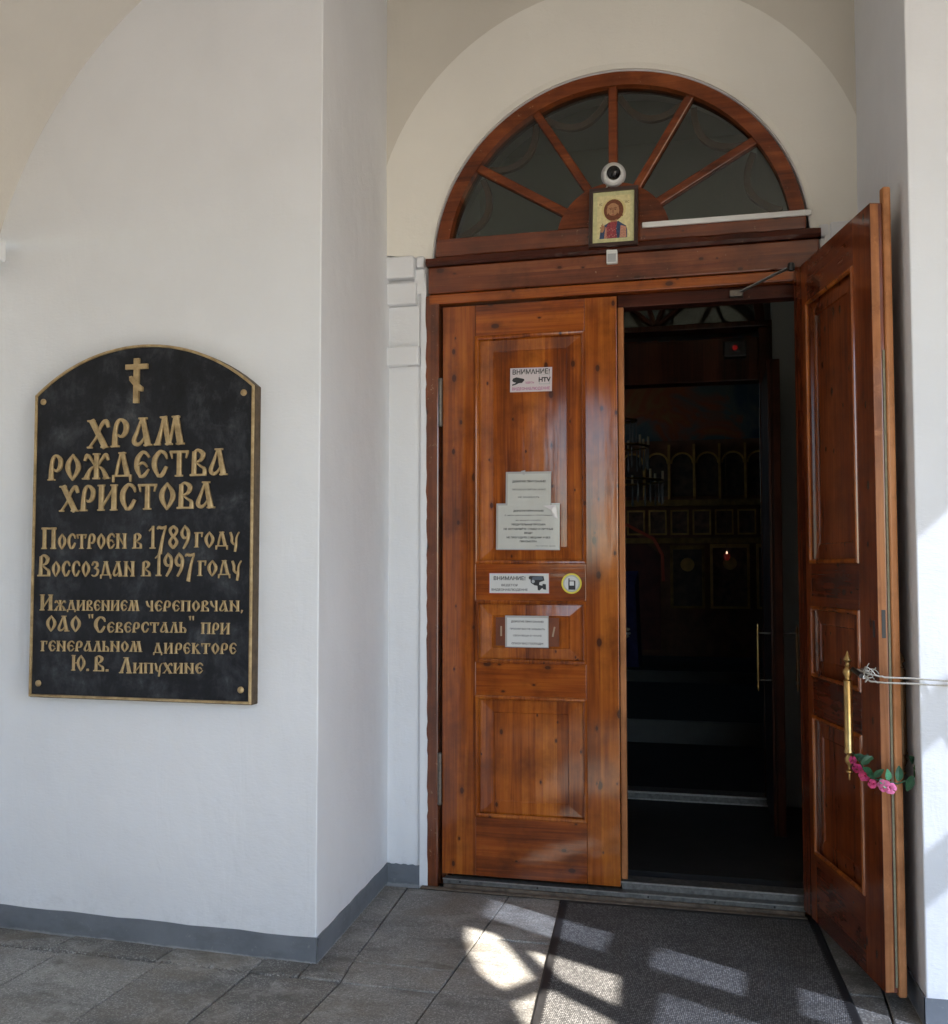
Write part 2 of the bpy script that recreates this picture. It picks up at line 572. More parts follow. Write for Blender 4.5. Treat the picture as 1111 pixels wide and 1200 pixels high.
def glass(name, tint=(1, 1, 1), refl=.08, trans=1.0):
    m = NT(name)
    m.t.nodes.remove(m.b)
    tr = m.n('ShaderNodeBsdfTransparent'); tr.inputs[0].default_value = (tint[0] * trans, tint[1] * trans, tint[2] * trans, 1)
    gl = m.n('ShaderNodeBsdfGlossy'); gl.inputs['Roughness'].default_value = .03
    fr = m.n('ShaderNodeFresnel')
    bf = m.n('ShaderNodeNewGeometry').outputs['Backfacing']
    m.l(m.math('SUBTRACT', 1.5, m.math('MULTIPLY', bf, .8333)), fr.inputs[0])
    mx = m.n('ShaderNodeMixShader')
    f = m.math('ADD', fr.outputs[0], refl - .04)
    m.l(f, mx.inputs[0]); m.l(tr.outputs[0], mx.inputs[1]); m.l(gl.outputs[0], mx.inputs[2])
    m.l(mx.outputs[0], m.o.inputs[0])
    return m.m


GLASS = glass('fanlight_glass', (.74, .78, .74), .055)
GLASS_BLUE = glass('blue_tinted_glass', (.38, .415, .49), .04)
GLASS_IN = glass('dark_door_glass', (.75, .78, .76), .06)
GLASS_CLEAR = glass('clear_glass', (.92, .93, .92), .04)


def emit(name, c, s):
    m = NT(name); m.col((0, 0, 0))
    m.b.inputs['Emission Color'].default_value = (*c, 1); m.b.inputs['Emission Strength'].default_value = s
    return m.m


# ------------------------------------------------------------------ ground & floor
FZ = -0.069
D = 1.069
LCX, ACX, RCX, RAX = -0.1934, -0.2785, 2.031, 1.9575
XW = 4.2      # end wall with the fan window (its inner face)
YF = -6.0     # front arcade, behind the camera
XL = -1.775

pav = NT('pale_paving')
pav.col(pav.ramp(pav.noise(pav.coord(), .8, 5, .6), [(.3, (.36, .32, .26)), (.7, (.47, .42, .34))])); pav.rough(.85)
tag(MB().box(-80, 80, -90, 70, FZ - .5, FZ - .16).build('ground', pav.m), kind='structure')
fl = tag(MB().box(XL - .3, XW + .3, YF - .5, .36, FZ - .15, FZ - .012).build('floor', STONE_DARK), kind='structure')


def slab(x0, x1, y0, y1, dz=0.0, mat=None, skew=0.0, tl=0.0):
    g = .0028
    pts = [(x0 + g, y0 + g), (x1 - g, y0 + g), (x1 - g + skew, y1 - g), (x0 + g + tl, y1 - g)]
    o = MB().prism_z(pts, FZ - .011, FZ + dz).build('slab', mat or STONE, fl, bevel=.004, seg=2)
    return o


xe = [-1.63, -1.245, -.79, -.405, -.035, .35, .75, 1.15, 1.55, 1.95, 2.35, 2.75, 3.15, 3.6, 4.15]
for i in range(len(xe) - 1):
    ys = [-1.21]
    y = -1.21 - (0.82 if i % 2 else 1.05)
    while y > YF + .1:
        ys.append(y); y -= .84 + .1 * random.random()
    ys.append(YF)
    for a, b in zip(ys[:-1], ys[1:]):
        slab(xe[i], xe[i + 1], b, a, random.uniform(-.002, .002), skew=0)
# alcove rows
for i, (a, b) in enumerate([(-.035, .35), (.35, .75), (.75, 1.15), (1.15, 1.55), (1.55, 1.925)]):
    if i == 0:
        slab(a, b, -1.21, -1.0, 0.0, tl=-.03)
        slab(a - .03, b, -1.0, -.05, .001, tl=-.09)
    else:
        m_ = -.62 if i % 2 else -.84
        slab(a, b, -1.21, m_, random.uniform(-.001, .002)); slab(a, b, m_, -.05, random.uniform(-.001, .002))
# rough mortar strip along the walls
for a, b in [(XL, -1.3), (-1.3, -.82), (-.82, -.41), (-.41, -.21)]:
    MB().prism_z([(a + .003, -1.205), (b - .003, -1.205), (b - .003, -1.06), (a + .003, -1.03)], FZ - .011, FZ + random.uniform(.001, .005)).build('slab', STONE_ROUGH, fl, bevel=.006)
MB().prism_z([(-.205, -1.205), (-.038, -1.205), (-.064, -1.0), (-.160, -.05), (-.275, -.05)], FZ - .011, FZ + .003).build('slab', STONE_ROUGH, fl, bevel=.006)
MB().prism_z([(1.932, -.05), (1.93, -1.205), (4.15, -1.205), (4.15, -1.075), (2.035, -1.075), (1.955, -.05)], FZ - .011, FZ + .002).build('slab', STONE_ROUGH, fl, bevel=.006)
# crumbling mortar crumbs along the left wall
rb = MB()
for k in range(260):
    x = random.uniform(-1.5, -.22) if k < 200 else random.uniform(-.2, -.06)
    y = -1.205 + random.gauss(0, .011) if k < 200 else random.uniform(-1.19, -.9)
    r = random.uniform(.004, .013)
    z = FZ + r * .1
    vs = [(x + r * math.cos(t + k) * random.uniform(.6, 1.5), y + r * math.sin(t + k) * random.uniform(.5, 1), z - .003) for t in (0, 1.6, 3.1, 4.7)]
    rb.add(vs + [(x, y, z + r * .55)], [(0, 1, 4), (1, 2, 4), (2, 3, 4), (3, 0, 4)])
tag(rb.build('mortar_crumbs', STONE_ROUGH), 'pale crumbled mortar scattered along the joint under the plaque wall', 'mortar', kind='stuff')

# ------------------------------------------------------------------ walls
TOP = 4.32
door_hole = [(-.083, FZ - .02), (-.083, 3.032), (-.047, 3.033)] + [p for p in arc(.858, 2.985, .905, 177, 3, 40)] + [(1.765, 3.033), (1.80, 3.033), (1.80, FZ - .02)]
# back wall of the alcove, the door set into it
ow = [(ACX - .05, FZ - .05)] + door_hole + [(RAX + .05, FZ - .05), (RAX + .05, 4.75), (ACX - .05, 4.75)]
wall = plate('wall', ow, [], .34, PLASTER, None, lambda u, v, w: Vector((u, .17 - w, v)))
tag(wall, 'white plastered wall with an arched opening that holds the wooden church door', 'wall')
# cream spandrel stepping forward round the arch, with a splayed soffit
SP_R, SP_Z, SP_X, SP_Y = 1.19, 3.10, .848, -.075
n = 44
front = arc(SP_X, SP_Z, SP_R, 180, 0, n)
sp = MB()
sp_out = [(ACX - .06, SP_Z)] + [(SP_X - SP_R, SP_Z)]
for i in range(n):
    a, b = front[i], front[i + 1]
    t = 4.74
    sp.add([(a[0], SP_Y, a[1]), (b[0], SP_Y, b[1]), (b[0], SP_Y, t), (a[0], SP_Y, t),
            (a[0], -.001, a[1]), (b[0], -.001, b[1]), (b[0], -.001, t), (a[0], -.001, t)],
           [(0, 1, 2, 3), (4, 7, 6, 5), (3, 2, 6, 7)] if 0 < i < n - 1 else [(0, 1, 2, 3), (4, 7, 6, 5), (3, 2, 6, 7), (0, 3, 7, 4) if i == 0 else (1, 5, 6, 2)])
sp.build('spandrel', SPANDREL, wall)
ri = MB()
inner = arc(.858, 2.987, .909, 177, 3, n)
front2 = arc(SP_X, SP_Z, SP_R, 182, -2, n)
for i in range(n):
    a, b, c, d = front2[i], front2[i + 1], inner[i + 1], inner[i]
    ri.add([(a[0], SP_Y - .0015, a[1]), (b[0], SP_Y - .0015, b[1]), (c[0], -.004, c[1]), (d[0], -.004, d[1])], [(0, 1, 2, 3)])
    ri.add([(a[0], SP_Y - .0015, a[1]), (b[0], SP_Y - .0015, b[1]), (b[0], 0.004, b[1]), (a[0], .004, a[1])], [(0, 3, 2, 1)])
ri.build('archivolt', ARCHP, wall, smooth=True)
# fine plaster lip round the window arch
lip = MB().sweep([(x, -.004, z) for x, z in arc(.858, 2.985, .928, 178, 2, 50)], [(-.018, -.006), (.012, -.006), (.012, .006), (-.018, .004)], up=Vector((0, 1, 0)))
lip.build('plaster_lip', ARCHP, wall, smooth=True)
# impost blocks
for sgn, cx in ((1, 0), (-1, 1)):
    def bx(x0, x1, z0, z1, y):
        if cx: x0, x1 = 1.678 - x1 + .035, 1.678 - x0 + .035
        MB().box(x0, x1, y, .002, z0, z1).build('impost_block', PLASTER, wall, bevel=.0095, seg=4)
    bx(-.30, -.133, 2.935, 3.045, -.062)
    bx(-.295, -.124, 2.803, 2.914, -.048)
    bx(-.29, -.11, 2.494, 2.592, -.05)
    bx(-.30, -.116, 2.594, 2.801, -.010)
    bx(-.145, -.088, 2.856, 2.985, -.02)
    bx(-.128, -.086, 2.99, 3.047, -.032)
# ragged plaster along the jamb of the door
rg = [(-.1, FZ)]
pts_l = []
z = FZ
while z < 3.0:
    pts_l.append((-.080 + random.uniform(-.0035, .003) + .016 * (1 - z / 3), z)); z += random.uniform(.02, .06)
MB().prism_y([(-.105, FZ), *pts_l, (-.105, 2.85)], -.020, -.0015).build('plaster_edge', PLASTER, wall, bevel=.004)


def flatwall(name, pts_xy, z0, z1, mat, th, label=None, parent=None):
    """wall skin along a plan polyline, thickness th outwards (to the left of travel)"""
    out = []
    n_ = len(pts_xy)
    for i, p in enumerate(pts_xy):
        p = Vector(p)
        ds = []
        if i > 0: ds.append((p - Vector(pts_xy[i - 1])).normalized())
        if i < n_ - 1: ds.append((Vector(pts_xy[i + 1]) - p).normalized())
        nrm = [Vector((-d.y, d.x)) for d in ds]
        if len(nrm) == 2:
            b = (nrm[0] + nrm[1]).normalized(); k = th / max(.3, b.dot(nrm[0]))
        else: b = nrm[0]; k = th
        out.append(p + b * k)
    poly = [tuple(p) for p in pts_xy] + [tuple(p) for p in reversed(out)]
    mb = MB().prism_z(poly, z0, z1)
    return mb


LW = math.tan(-.0236)
yl = lambda x: -D + (x - LCX) * LW
# plaque wall with the left reveal
w1 = flatwall('w', [(XL - .02, yl(XL)), (LCX, -D), (ACX, .02)], FZ - .02, 4.6, PLASTER, .32).build('wall', PLASTER, None, bevel=.006, seg=3)
tag(w1, 'white plastered wall carrying the black plaque, ending in a plain corner beside the door alcove', 'wall')
w2 = flatwall('w', [(RAX, .02), (RCX, -D), (XW + .1, -D)], FZ - .02, 4.6, PLASTER, .32).build('wall', PLASTER, None, bevel=.006, seg=3)
tag(w2, 'white wall pier on the right edge, struck by sunlight, behind the open door leaf', 'wall')
# painted skirting
ZB = .0314


def skirting(pts, parent):
    pts2 = pts
    mb = MB()
    for k in range(len(pts2) - 1):
        a, b = Vector(pts2[k]), Vector(pts2[k + 1])
        nn = Vector(((b - a).y, -(b - a).x)).normalized() * .0035
        m = 14
        for j in range(m):
            p, q = a.lerp(b, j / m), a.lerp(b, (j + 1) / m)
            zt = ZB + .0025 * math.sin(j * 1.9 + k); zt2 = ZB + .0025 * math.sin((j + 1) * 1.9 + k)
            mb.add([(p.x + nn.x, p.y + nn.y, FZ - .01), (q.x + nn.x, q.y + nn.y, FZ - .01), (q.x + nn.x, q.y + nn.y, zt2), (p.x + nn.x, p.y + nn.y, zt),
                    (p.x - nn.x, p.y - nn.y, zt), (q.x - nn.x, q.y - nn.y, zt2)], [(0, 1, 2, 3), (3, 2, 5, 4)])
    return mb.build('skirting', SKIRT, parent)


skirting([(XL, yl(XL)), (LCX + .0035, -D)], w1)
skirting([(LCX + .0035, -D - .0035), (ACX + .004, -.012)], w1)
skirting([(ACX, -.012), (-.105, -.012)], w1)
skirting([(RAX, -.01), (RCX - .0035, -D)], w2)
skirting([(RCX - .0035, -D), (XW, -D)], w2)

# left end wall of the porch with a cornice the vault springs from
lw = MB().box(XL - .35, XL, YF, -1.0, FZ - .02, 2.93).build('wall', PLASTER)
tag(lw, 'plain white end wall of the porch past the left edge, topped by a cornice', 'wall')
MB().box(XL - .01, -1.672, YF + .02, -1.10, 2.825, 2.925).build('cornice', PLASTER, lw, bevel=.012, seg=3)
MB().box(XL - .01, -1.70, YF + .02, -1.10, 2.785, 2.824).build('cornice', PLASTER, lw, bevel=.01, seg=3)
# vault (left half) and flat ceiling
vb = MB()
VCX, VCZ, VR = .06, 2.389, 1.92
va = arc(VCX, VCZ, VR, 163, 88, 30)
outer = arc(VCX, VCZ, VR + .12, 163, 88, 30)
prof = va + list(reversed(outer))
vb.prism_y(prof, YF, -1.0)
cv = vb.build('ceiling', PLASTER_BEIGE, None, smooth=True)
tag(cv, kind='structure')
MB().box(.10, XW + .3, YF, -1.0, VCZ + VR - .01, VCZ + VR + .12).build('ceiling_slab', PLASTER_BEIGE, cv)
MB().box(ACX - .4, RAX + .4, -1.2, .4, 4.62, 4.75).build('ceiling_slab', PLASTER_BEIGE, cv)
MB().box(XL - .3, XW + .3, -1.02, -.95, 4.0 + .31, 4.9).build('ceiling_slab', PLASTER_BEIGE, cv)

# front arcade behind the camera: open arches to the forecourt
def archhole(x0, x1, z0, zs, seg=16):
    r = (x1 - x0) / 2
    return [(x0, z0)] + [(x0, zs)] + arc((x0 + x1) / 2, zs, r, 180, 0, seg)[1:-1] + [(x1, zs), (x1, z0)]


DARK_FRONT = plain('darkened_front_wall', (.13, .075, .045), .6, vary=.3, scale=3)  # unseen wall coloured dark to cut its bounce and its reflection in the door
fw = plate('wall', [(XL - .3, FZ - .1), (XW + .3, FZ - .1), (XW + .3, 4.6), (XL - .3, 4.6)],
           [archhole(-.64, .10, 1.55, 2.95), archhole(1.95, 4.1, FZ + .0, 2.45)], .4, DARK_FRONT, None,
           lambda u, v, w: Vector((u, YF - .2 + w, v)))
tag(fw, 'unseen front wall of the porch with open arches, coloured dark to cut reflections', 'wall')
for (x0, x1, zs) in ((-.64, .10, 2.95),):
    g = empty('arched_window', ((x0 + x1) / 2, YF - .2, 1.55), 0, 'tall arched window frame in the front wall behind the viewer', 'window')
    c = (x0 + x1) / 2
    for x in (-.345, 0, .345):
        MB().box(x - .025, x + .025, -.03, .03, 0, 1.75).build('glazing_bar', RAILW, g)
    for z in (.5, 1.0, 1.5):
        MB().box(-.37, .37, -.02, .02, z, z + .035).build('glazing_bar', RAILW, g)

# end wall with the fan window that lets the sun in
hy0, hy1 = -5.3, -2.16
ew = plate('wall', [(YF, FZ - .1), (-.95, FZ - .1), (-.95, 4.6), (YF, 4.6)],
           [[(-5.75, .1), (-5.75, 3.98), (-2.16, 3.98), (-2.16, .1)]], .06, PLASTER, None,
           lambda u, v, w: Vector((XW + .07 + w, u, v)))
tag(ew, 'white end wall of the porch with a big fanlit window, past the right edge', 'wall')
fanw = empty('fan_window', (XW, 0, 0), 0, 'large timber window with clear fanlight panes over blue tinted panes, past the right edge', 'window')
A_ = [(-2.66, 3.71), (-2.645, 3.55), (-2.73, 3.47), (-2.92, 3.32), (-3.12, 3.41), (-3.06, 3.52), (-2.94, 3.60), (-2.80, 3.67)]
B_ = [(-2.69, 3.42), (-2.675, 3.03), (-2.945, 3.0), (-2.885, 3.235)]
C_ = [(-2.985, 3.26), (-3.19, 3.36), (-3.42, 3.22), (-3.36, 3.02), (-3.06, 3.0)]
A2 = [(-6.4 - y, z) for y, z in reversed(A_)]
A2 = [(y, z) for y, z in A2]
B2 = [(-6.9 - y, z) for y, z in B_]
tinted = []
for z0, z1 in ((3.11, 3.69), (2.59, 2.95), (1.75, 2.43), (.9, 1.66)):
    tinted.append([(-2.50 - .012 * (3.7 - z1), z0), (-2.50 - .012 * (3.7 - z1), z1), (-2.18, z1), (-2.18, z0)])
for z0, z1 in ((2.50, 2.89), (1.75, 2.40), (.9, 1.66)):
    for y0, y1 in ((-3.36, -2.69),):
        tinted.append([(y0, z0), (y0, z1), (y1, z1), (y1, z0)])
clear = [[(y0, z0), (y0, z1), (y1, z1), (y1, z0)] for z0, z1 in ((.15, 1.55), (1.6, 2.94)) for y0, y1 in ((-4.28, -3.42), (-5.72, -4.33))] + [[(-5.72, 2.99), (-5.72, 3.96), (-4.33, 3.96), (-4.33, 2.99)]]  # open bays added to bring more sky light onto the alcove
board = plate('frame', [(-5.78, .08), (-2.14, .08), (-2.14, 4.0), (-5.78, 4.0)], [A_, B_, C_] + tinted + clear, .03, RAILW, fanw,
              lambda u, v, w: Vector((.035 + w, u, v)))
for p in tinted:
    ys = [q[0] for q in p]; zs = [q[1] for q in p]
    MB().box(.030, .036, min(ys) + .002, max(ys) - .002, min(zs) + .002, max(zs) - .002).build('pane', GLASS_BLUE, fanw)

# ------------------------------------------------------------------ door frame and fanlight
df = empty('door_frame', (.86, 0, FZ), 0, 'varnished pine door frame with a half round fanlight above the heavy lintel', 'door frame')
df.location = (0, 0, 0)
# jambs
jl = [(-.081, FZ + .0)]
MB().box(-.083, -.012, -.018, .12, FZ + .003, 2.845).build('jamb', W_OLD_V, df, bevel=.006)
MB().box(1.690, 1.762, .012, .12, FZ + .003, 2.845).build('jamb', W_OLD_V, df, bevel=.006)
MB().box(-.011, .02, .05, .12, FZ + .003, 2.845).build('jamb_stop', W_OLD_V, df)
# lintel boards
MB().box(-.064, 1.798, -.031, .1, 2.851, 2.984).build('lintel', W_OLD_H, df, bevel=.007)
MB().box(-.062, 1.745, -.020, .1, 2.798, 2.8485).build('lintel_board', W_H, df, bevel=.005)
MB().box(.872, 1.742, .03, .12, 2.735, 2.7975).build('lintel_board', W_DARK, df, bevel=.005)
# ragged drip cap
cap = MB()
N = 60
for i in range(N):
    x0 = -.070 + 1.876 * i / N; x1 = -.070 + 1.876 * (i + 1) / N
    y = -.052 - random.uniform(0, .006)
    if i > N - 4: y += .012
    zt = 3.030 - random.uniform(0, .005)
    cap.box(x0 + (0 if i else .004), x1, y, .02, 2.9855, zt) if i in (0, N - 1) else None
cpath = []
cap = MB()
vs = []
for i in range(N + 1):
    x = -.070 + 1.876 * i / N
    dy = random.uniform(-.0012, .0012)
    vs.append([(x, -.047 + dy, 2.9855), (x, -.056 + dy, 3.0 + random.uniform(-.002, .002)), (x, -.048 + dy, 3.026 + random.uniform(-.003, .003)), (x, .02, 3.033), (x, .02, 2.9855)])
flat = [v for r_ in vs for v in r_]
fs = []
for i in range(N):
    for k in range(5):
        a, b = i * 5 + k, i * 5 + (k + 1) % 5
        fs.append((a, b, b + 5, a + 5))
fs += [(0, 1, 2, 3, 4), tuple(N * 5 + k for k in (4, 3, 2, 1, 0))]
cap.add(flat, fs).build('drip_cap', W_DARK, df)
# fanlight base rail and rim
FC, FZc, RO, RI = .858, 2.985, .893, .826
MB().prism_y([(-.030, 3.0345), (1.745, 3.0345), (1.742, 3.125), (-.022, 3.125)], -.026, .06).build('fan_sill', W_OLD_H, df, bevel=.006)
a0 = math.degrees(math.asin((3.126 - FZc) / RO))
rim = MB().sweep([(x, .012, z) for x, z in arc(FC, FZc, (RO + RI) / 2, 180 - a0 + .5, a0 - .5, 64)], [(-.034, -.036), (.030, -.036), (.034, -.028), (.034, .036), (-.034, .036)], up=Vector((0, 1, 0)))
rim.build('fan_rim', W_FAN, df, smooth=True)
# hub
hp = [(FC + .272, 3.127)] + arc(FC, 3.06, .275, 14, 166, 28) + [(FC - .272, 3.127)]
MB().prism_y(hp, -.018, .05).build('fan_hub', W_FAN, df, bevel=.008)
# spokes (end points measured as hub end -> rim end)
for (hx, hz, tx, tz) in ((.626, 3.215, .187, 3.480), (.742, 3.312, .483, 3.725), (.859, 3.33, .861, 3.83), (.974, 3.312, 1.232, 3.73), (1.088, 3.235, 1.525, 3.480)):
    d_ = Vector((tx - hx, 0, tz - hz)); L = d_.length; d_.normalize(); s_ = Vector((-d_.z, 0, d_.x))
    mb = MB()
    h_ = Vector((hx, 0, hz)) - d_ * .02; t_ = Vector((tx, 0, tz)) + d_ * .01
    for (a, b, w) in ((h_, t_, .021),):
        q = [a - s_ * w, b - s_ * w, b + s_ * w, a + s_ * w]
        mb.prism_y([(p.x, p.z) for p in q], -.008, .045)
    mb.build('fan_spoke', W_FAN, df, bevel=.007)
# panes between spokes
angs = [a0 + 1]
for (hx, hz, tx, tz) in ((1.088, 3.235, 1.525, 3.480), (.974, 3.312, 1.232, 3.73), (.859, 3.33, .861, 3.83), (.742, 3.312, .483, 3.725), (.626, 3.215, .187, 3.480)):
    angs.append(math.degrees(math.atan2(tz - FZc, tx - FC)))
angs.append(180 - a0 - 1)
hubang = []
for a in angs: hubang.append(a)
for i in range(6):
    o_ = arc(FC, FZc, .84, angs[i] + .1, angs[i + 1] - .1, 8)
    lo, hi = angs[i], angs[i + 1]
    t0 = 12 if i == 0 else lo; t1 = 168 if i == 5 else hi
    i_ = arc(FC, 3.05, .262, t1 - .1 if i != 5 else 165, t0 + .1 if i != 0 else 15, 6)
    i_ = [(x, max(z_, 3.121)) for x, z_ in i_]
    o_ = [(x, max(z_, 3.121)) for x, z_ in o_]
    MB().prism_y(o_ + i_, .020, .024).build('pane', GLASS, df)
# inner scalloped tracery seen through the glass (second, inner fanlight frame)
tr = MB()
inner_fan = empty('inner_fanlight', (0, 0, 0), 0, 'dark scalloped wooden tracery behind the glass of the fanlight', 'tracery')
for i in range(6):
    lo, hi = angs[i], angs[i + 1]
    mid = (lo + hi) / 2
    p0 = Vector((FC + .80 * math.cos(R(lo + 2)), FZc + .80 * math.sin(R(lo + 2))))
    p1 = Vector((FC + .80 * math.cos(R(hi - 2)), FZc + .80 * math.sin(R(hi - 2))))
    pm = Vector((FC + .695 * math.cos(R(mid)), FZc + .695 * math.sin(R(mid))))
    path = []
    for k in range(15):
        t = k / 14
        q = p0 * (1 - t) ** 2 + (pm * 2 - (p0 + p1) / 2) * 2 * t * (1 - t) + p1 * t * t
        path.append((q.x, .062, max(q.y, 3.10)))
    MB().sweep(path, [(-.015, -.015), (.015, -.015), (.015, .015), (-.015, .015)], up=Vector((0, 1, 0))).build('scallop', W_SCAL, inner_fan, smooth=True)
MB().sweep([(x, .11, z) for x, z in arc(FC, FZc, .865, 172, 8, 40)], [(-.02, -.02), (.02, -.02), (.02, .02), (-.02, .02)], up=Vector((0, 1, 0))).build('rim', W_INNER, inner_fan)

# threshold
MB().box(.016, 1.69, -.022, .30, FZ + .004, FZ + .026).build('step_ledge', CONCRETE, df, bevel=.006)
MB().box(-.09, 1.70, -.058, -.0225, FZ + .003, FZ + .012).build('step_ledge', CONCRETE, df, bevel=.005)
MB().box(.014, 1.70, -.016, .04, -.0425, -.019).build('threshold', ALU_D, df, bevel=.003)
MB().box(.014, 1.70, -.0225, -.0165, -.0215, -.0165).build('threshold_edge', ALU, df)
MB().box(.872, 1.698, .045, .16, -.0425, .010).build('threshold_plate', ALU_D, df, bevel=.003)
MB().box(.872, 1.698, .040, .046, .008, .0155).build('threshold_edge', ALU, df)
for x in (.10, .48, 1.0, 1.30, 1.56):
    MB().lathe([(.005, 0), (.0045, -.002)], (x, -.0165, -.031), 8, 'y').build('screw', BLACK, df)


# ------------------------------------------------------------------ door leaves
def moulding(x0, x1, z0, z1, w, y, parent, side=-1, name='panel_moulding', mat=None):
    """rounded bead round a panel, mitred"""
    c = [(x0, z0), (x1, z0), (x1, z1), (x0, z1)]
    prof = [(-.5, 0), (-.45, .55), (-.2, .95), (.15, .9), (.42, .45), (.5, 0)]
    vs = []
    for (a, b) in prof:
        off = w * (.5 + a)
        for (x, z), (sx, sz) in zip(c, ((1, 1), (-1, 1), (-1, -1), (1, -1))):
            vs.append((x + sx * off, y + side * b * w * .5, z + sz * off))
    fs = []
    for k in range(len(prof) - 1):
        for j in range(4):
            l = (j + 1) % 4
            fs.append((k * 4 + j, k * 4 + l, (k + 1) * 4 + l, (k + 1) * 4 + j))
    return MB().add(vs, fs).build(name, mat or W_V, parent)


def field(x0, x1, z0, z1, y, parent, side=-1, rec=.014, chw=.085):
    """sunken panel with sloping margins up to a raised flat field"""
    yb = y - side * rec
    a = [(x0, yb, z0), (x1, yb, z0), (x1, yb, z1), (x0, yb, z1)]
    cw = chw
    m_ = [(x0 + cw, yb - side * -.006, z0 + cw * .86), (x1 - cw, yb + side * .006, z0 + cw * .86), (x1 - cw, yb + side * .006, z1 - cw * .86), (x0 + cw, yb + side * .006, z1 - cw * .86)]
    m_ = [(p[0], yb + side * .0065, p[2]) for p in m_]
    t = [(p[0] + (.004 if i in (0, 3) else -.004), yb + side * .0025, p[2] + (.004 if i < 2 else -.004)) for i, p in enumerate(m_)]
    vs = a + m_ + t
    fs = [(0, 1, 5, 4), (1, 2, 6, 5), (2, 3, 7, 6), (3, 0, 4, 7), (4, 5, 9, 8), (5, 6, 10, 9), (6, 7, 11, 10), (7, 4, 8, 11), (8, 9, 10, 11)]
    return MB().add(vs, fs)


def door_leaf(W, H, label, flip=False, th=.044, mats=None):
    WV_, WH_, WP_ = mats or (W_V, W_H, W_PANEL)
    """local frame: hinge edge at x=0, leaf to x=W, seen face at y=0 (towards -Y)"""
    o = empty('door_leaf', (0, 0, 0), 0, label, 'door')
    s0, s1 = (.170, .713)
    sx0 = s0 if not flip else s0
    MB().box(0, s0, 0, th, 0, H).build('stile', WV_, o, bevel=.0025)
    MB().box(s1, W, 0, th, 0, H).build('stile', WV_, o, bevel=.0025)
    pans = [(.285, .862), (1.027, 1.322), (1.505, 2.626)]
    e = .0008
    zs = [0, pans[0][0], pans[0][1], pans[1][0], pans[1][1], pans[2][0], pans[2][1], H]
    for k in range(0, 8, 2):
        MB().box(s0 + e, s1 - e, .0006, th - .0006, zs[k], zs[k + 1]).build('rail', WH_, o, bevel=.002)
    for (z0, z1) in pans:
        for side, y in ((-1, 0.0), (1, th)):
            big = (z1 - z0) > .4
            field(s0, s1, z0, z1, y, o, side, chw=.088 if big else .08).build('panel', WP_, o)
            moulding(s0 - .004, s1 + .004, z0 - .004, z1 + .004, .020, y + side * -.0005, o, side, mat=WV_ if not mats else W_V)
    return o


leafL = door_leaf(.868, 2.786, 'closed varnished pine door leaf with notices and stickers on its panels')
leafL.location = (.004, 0, 0)
# two barrel hinges
for z0, z1 in ((2.19, 2.42), (.335, .575)):
    h = MB().lathe([(.004, -.008), (.011, 0), (.011, z1 - z0), (.004, z1 - z0 + .008)], (-.008, -.012, z0), 12).build('hinge', STEEL, leafL, smooth=True)
    for z in (z0 - .002, z1 - .004):
        MB().lathe([(.013, 0), (.013, .008)], (-.008, -.012, z), 12).build('hinge_ring', STEEL, h)
# rebate lip at the meeting edge
MB().box(.8695, .898, .022, .046, .03, 2.735).build('meeting_strip', W_EDGE, leafL, bevel=.004)

AL = .2638
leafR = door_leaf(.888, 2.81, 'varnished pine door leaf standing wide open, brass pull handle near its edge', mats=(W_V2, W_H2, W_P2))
# the open leaf: local +x runs from the hinge to the free edge, its inner face looks left
ang = -(math.pi / 2 - AL)
leafR.location = (1.6807, -.1237, .0)
leafR.rotation_euler = (0, 0, ang)
LR = leafR
# local axes: x -> (sin AL, -cos AL), y -> (cos AL, sin AL) : +y is the outer face (right)
MB().box(.862, .899, .0445, .074, -.014, 2.868).build('astragal', W_EDGE, LR, bevel=.008, seg=3)
MB().box(.8885, .8895, .001, .030, .004, 2.806).build('edge_strip', W_EDGE, LR)
MB().box(.8885, .893, .0345, .0425, .02, 2.27).build('seal', KHAKI, LR, bevel=.001)
MB().box(.8892, .8912, .012, .026, 1.235, 1.335).build('lock_slot', BLACK, LR)
MB().box(.842, .858, -.002, .001, 1.235, 1.295).build('keyhole_plate', BLACK, LR)
MB().box(0.0, .012, .0005, .0435, .004, 2.80).build('hinge_edge', W_DARK, LR)


def pull_handle(parent, x, y, side, mat):
    o = MB()
    prof = [(.001, .0), (.004, .004), (.0045, .025), (.012, .030), (.0125, .036), (.005, .042), (.006, .055), (.015, .068), (.017, .080), (.010, .094), (.012, .100)]
    pr = [(r * .95, h * .97) for r, h in prof]
    z0, z1 = .712, 1.178
    tube_lo, tube_hi = z0 + .10, z1 - .105
    full = [(r, z0 + h) for r, h in pr] + [(.0175, tube_lo), (.0175, tube_lo + .006), (.0155, tube_lo + .010), (.0155, tube_hi - .004), (.0165, tube_hi)]
    full += [(.010, tube_hi + .004), (.0105, tube_hi + .014), (.017, tube_hi + .028), (.016, tube_hi + .038), (.008, tube_hi + .048), (.011, tube_hi + .054), (.007, tube_hi + .060), (.007, tube_hi + .066), (.015, tube_hi + .074), (.013, tube_hi + .080), (.006, tube_hi + .094), (.001, tube_hi + .108)]
    h = MB().lathe([(r, z) for r, z in full], (x, y, 0), 20).build('pull_handle', mat, parent, smooth=True, angle=50)
    for z in (z0 + .078, z1 - .070):
        a = MB().lathe([(.007, 0), (.006, .03), (.010, .06), (.018, .0655), (.018, .069)], (x, y, z), 12, 'y') if side < 0 else MB().lathe([(.007, 0), (.006, -.03), (.010, -.06), (.018, -.0655), (.018, -.069)], (x, y, z), 12, 'y')
        a.build('handle_bracket', STEEL, h, smooth=True)
    return h


pull_handle(LR, .772, -.070, -1, BRASS)
pull_handle(LR, .800, .114, 1, BRASS_D)

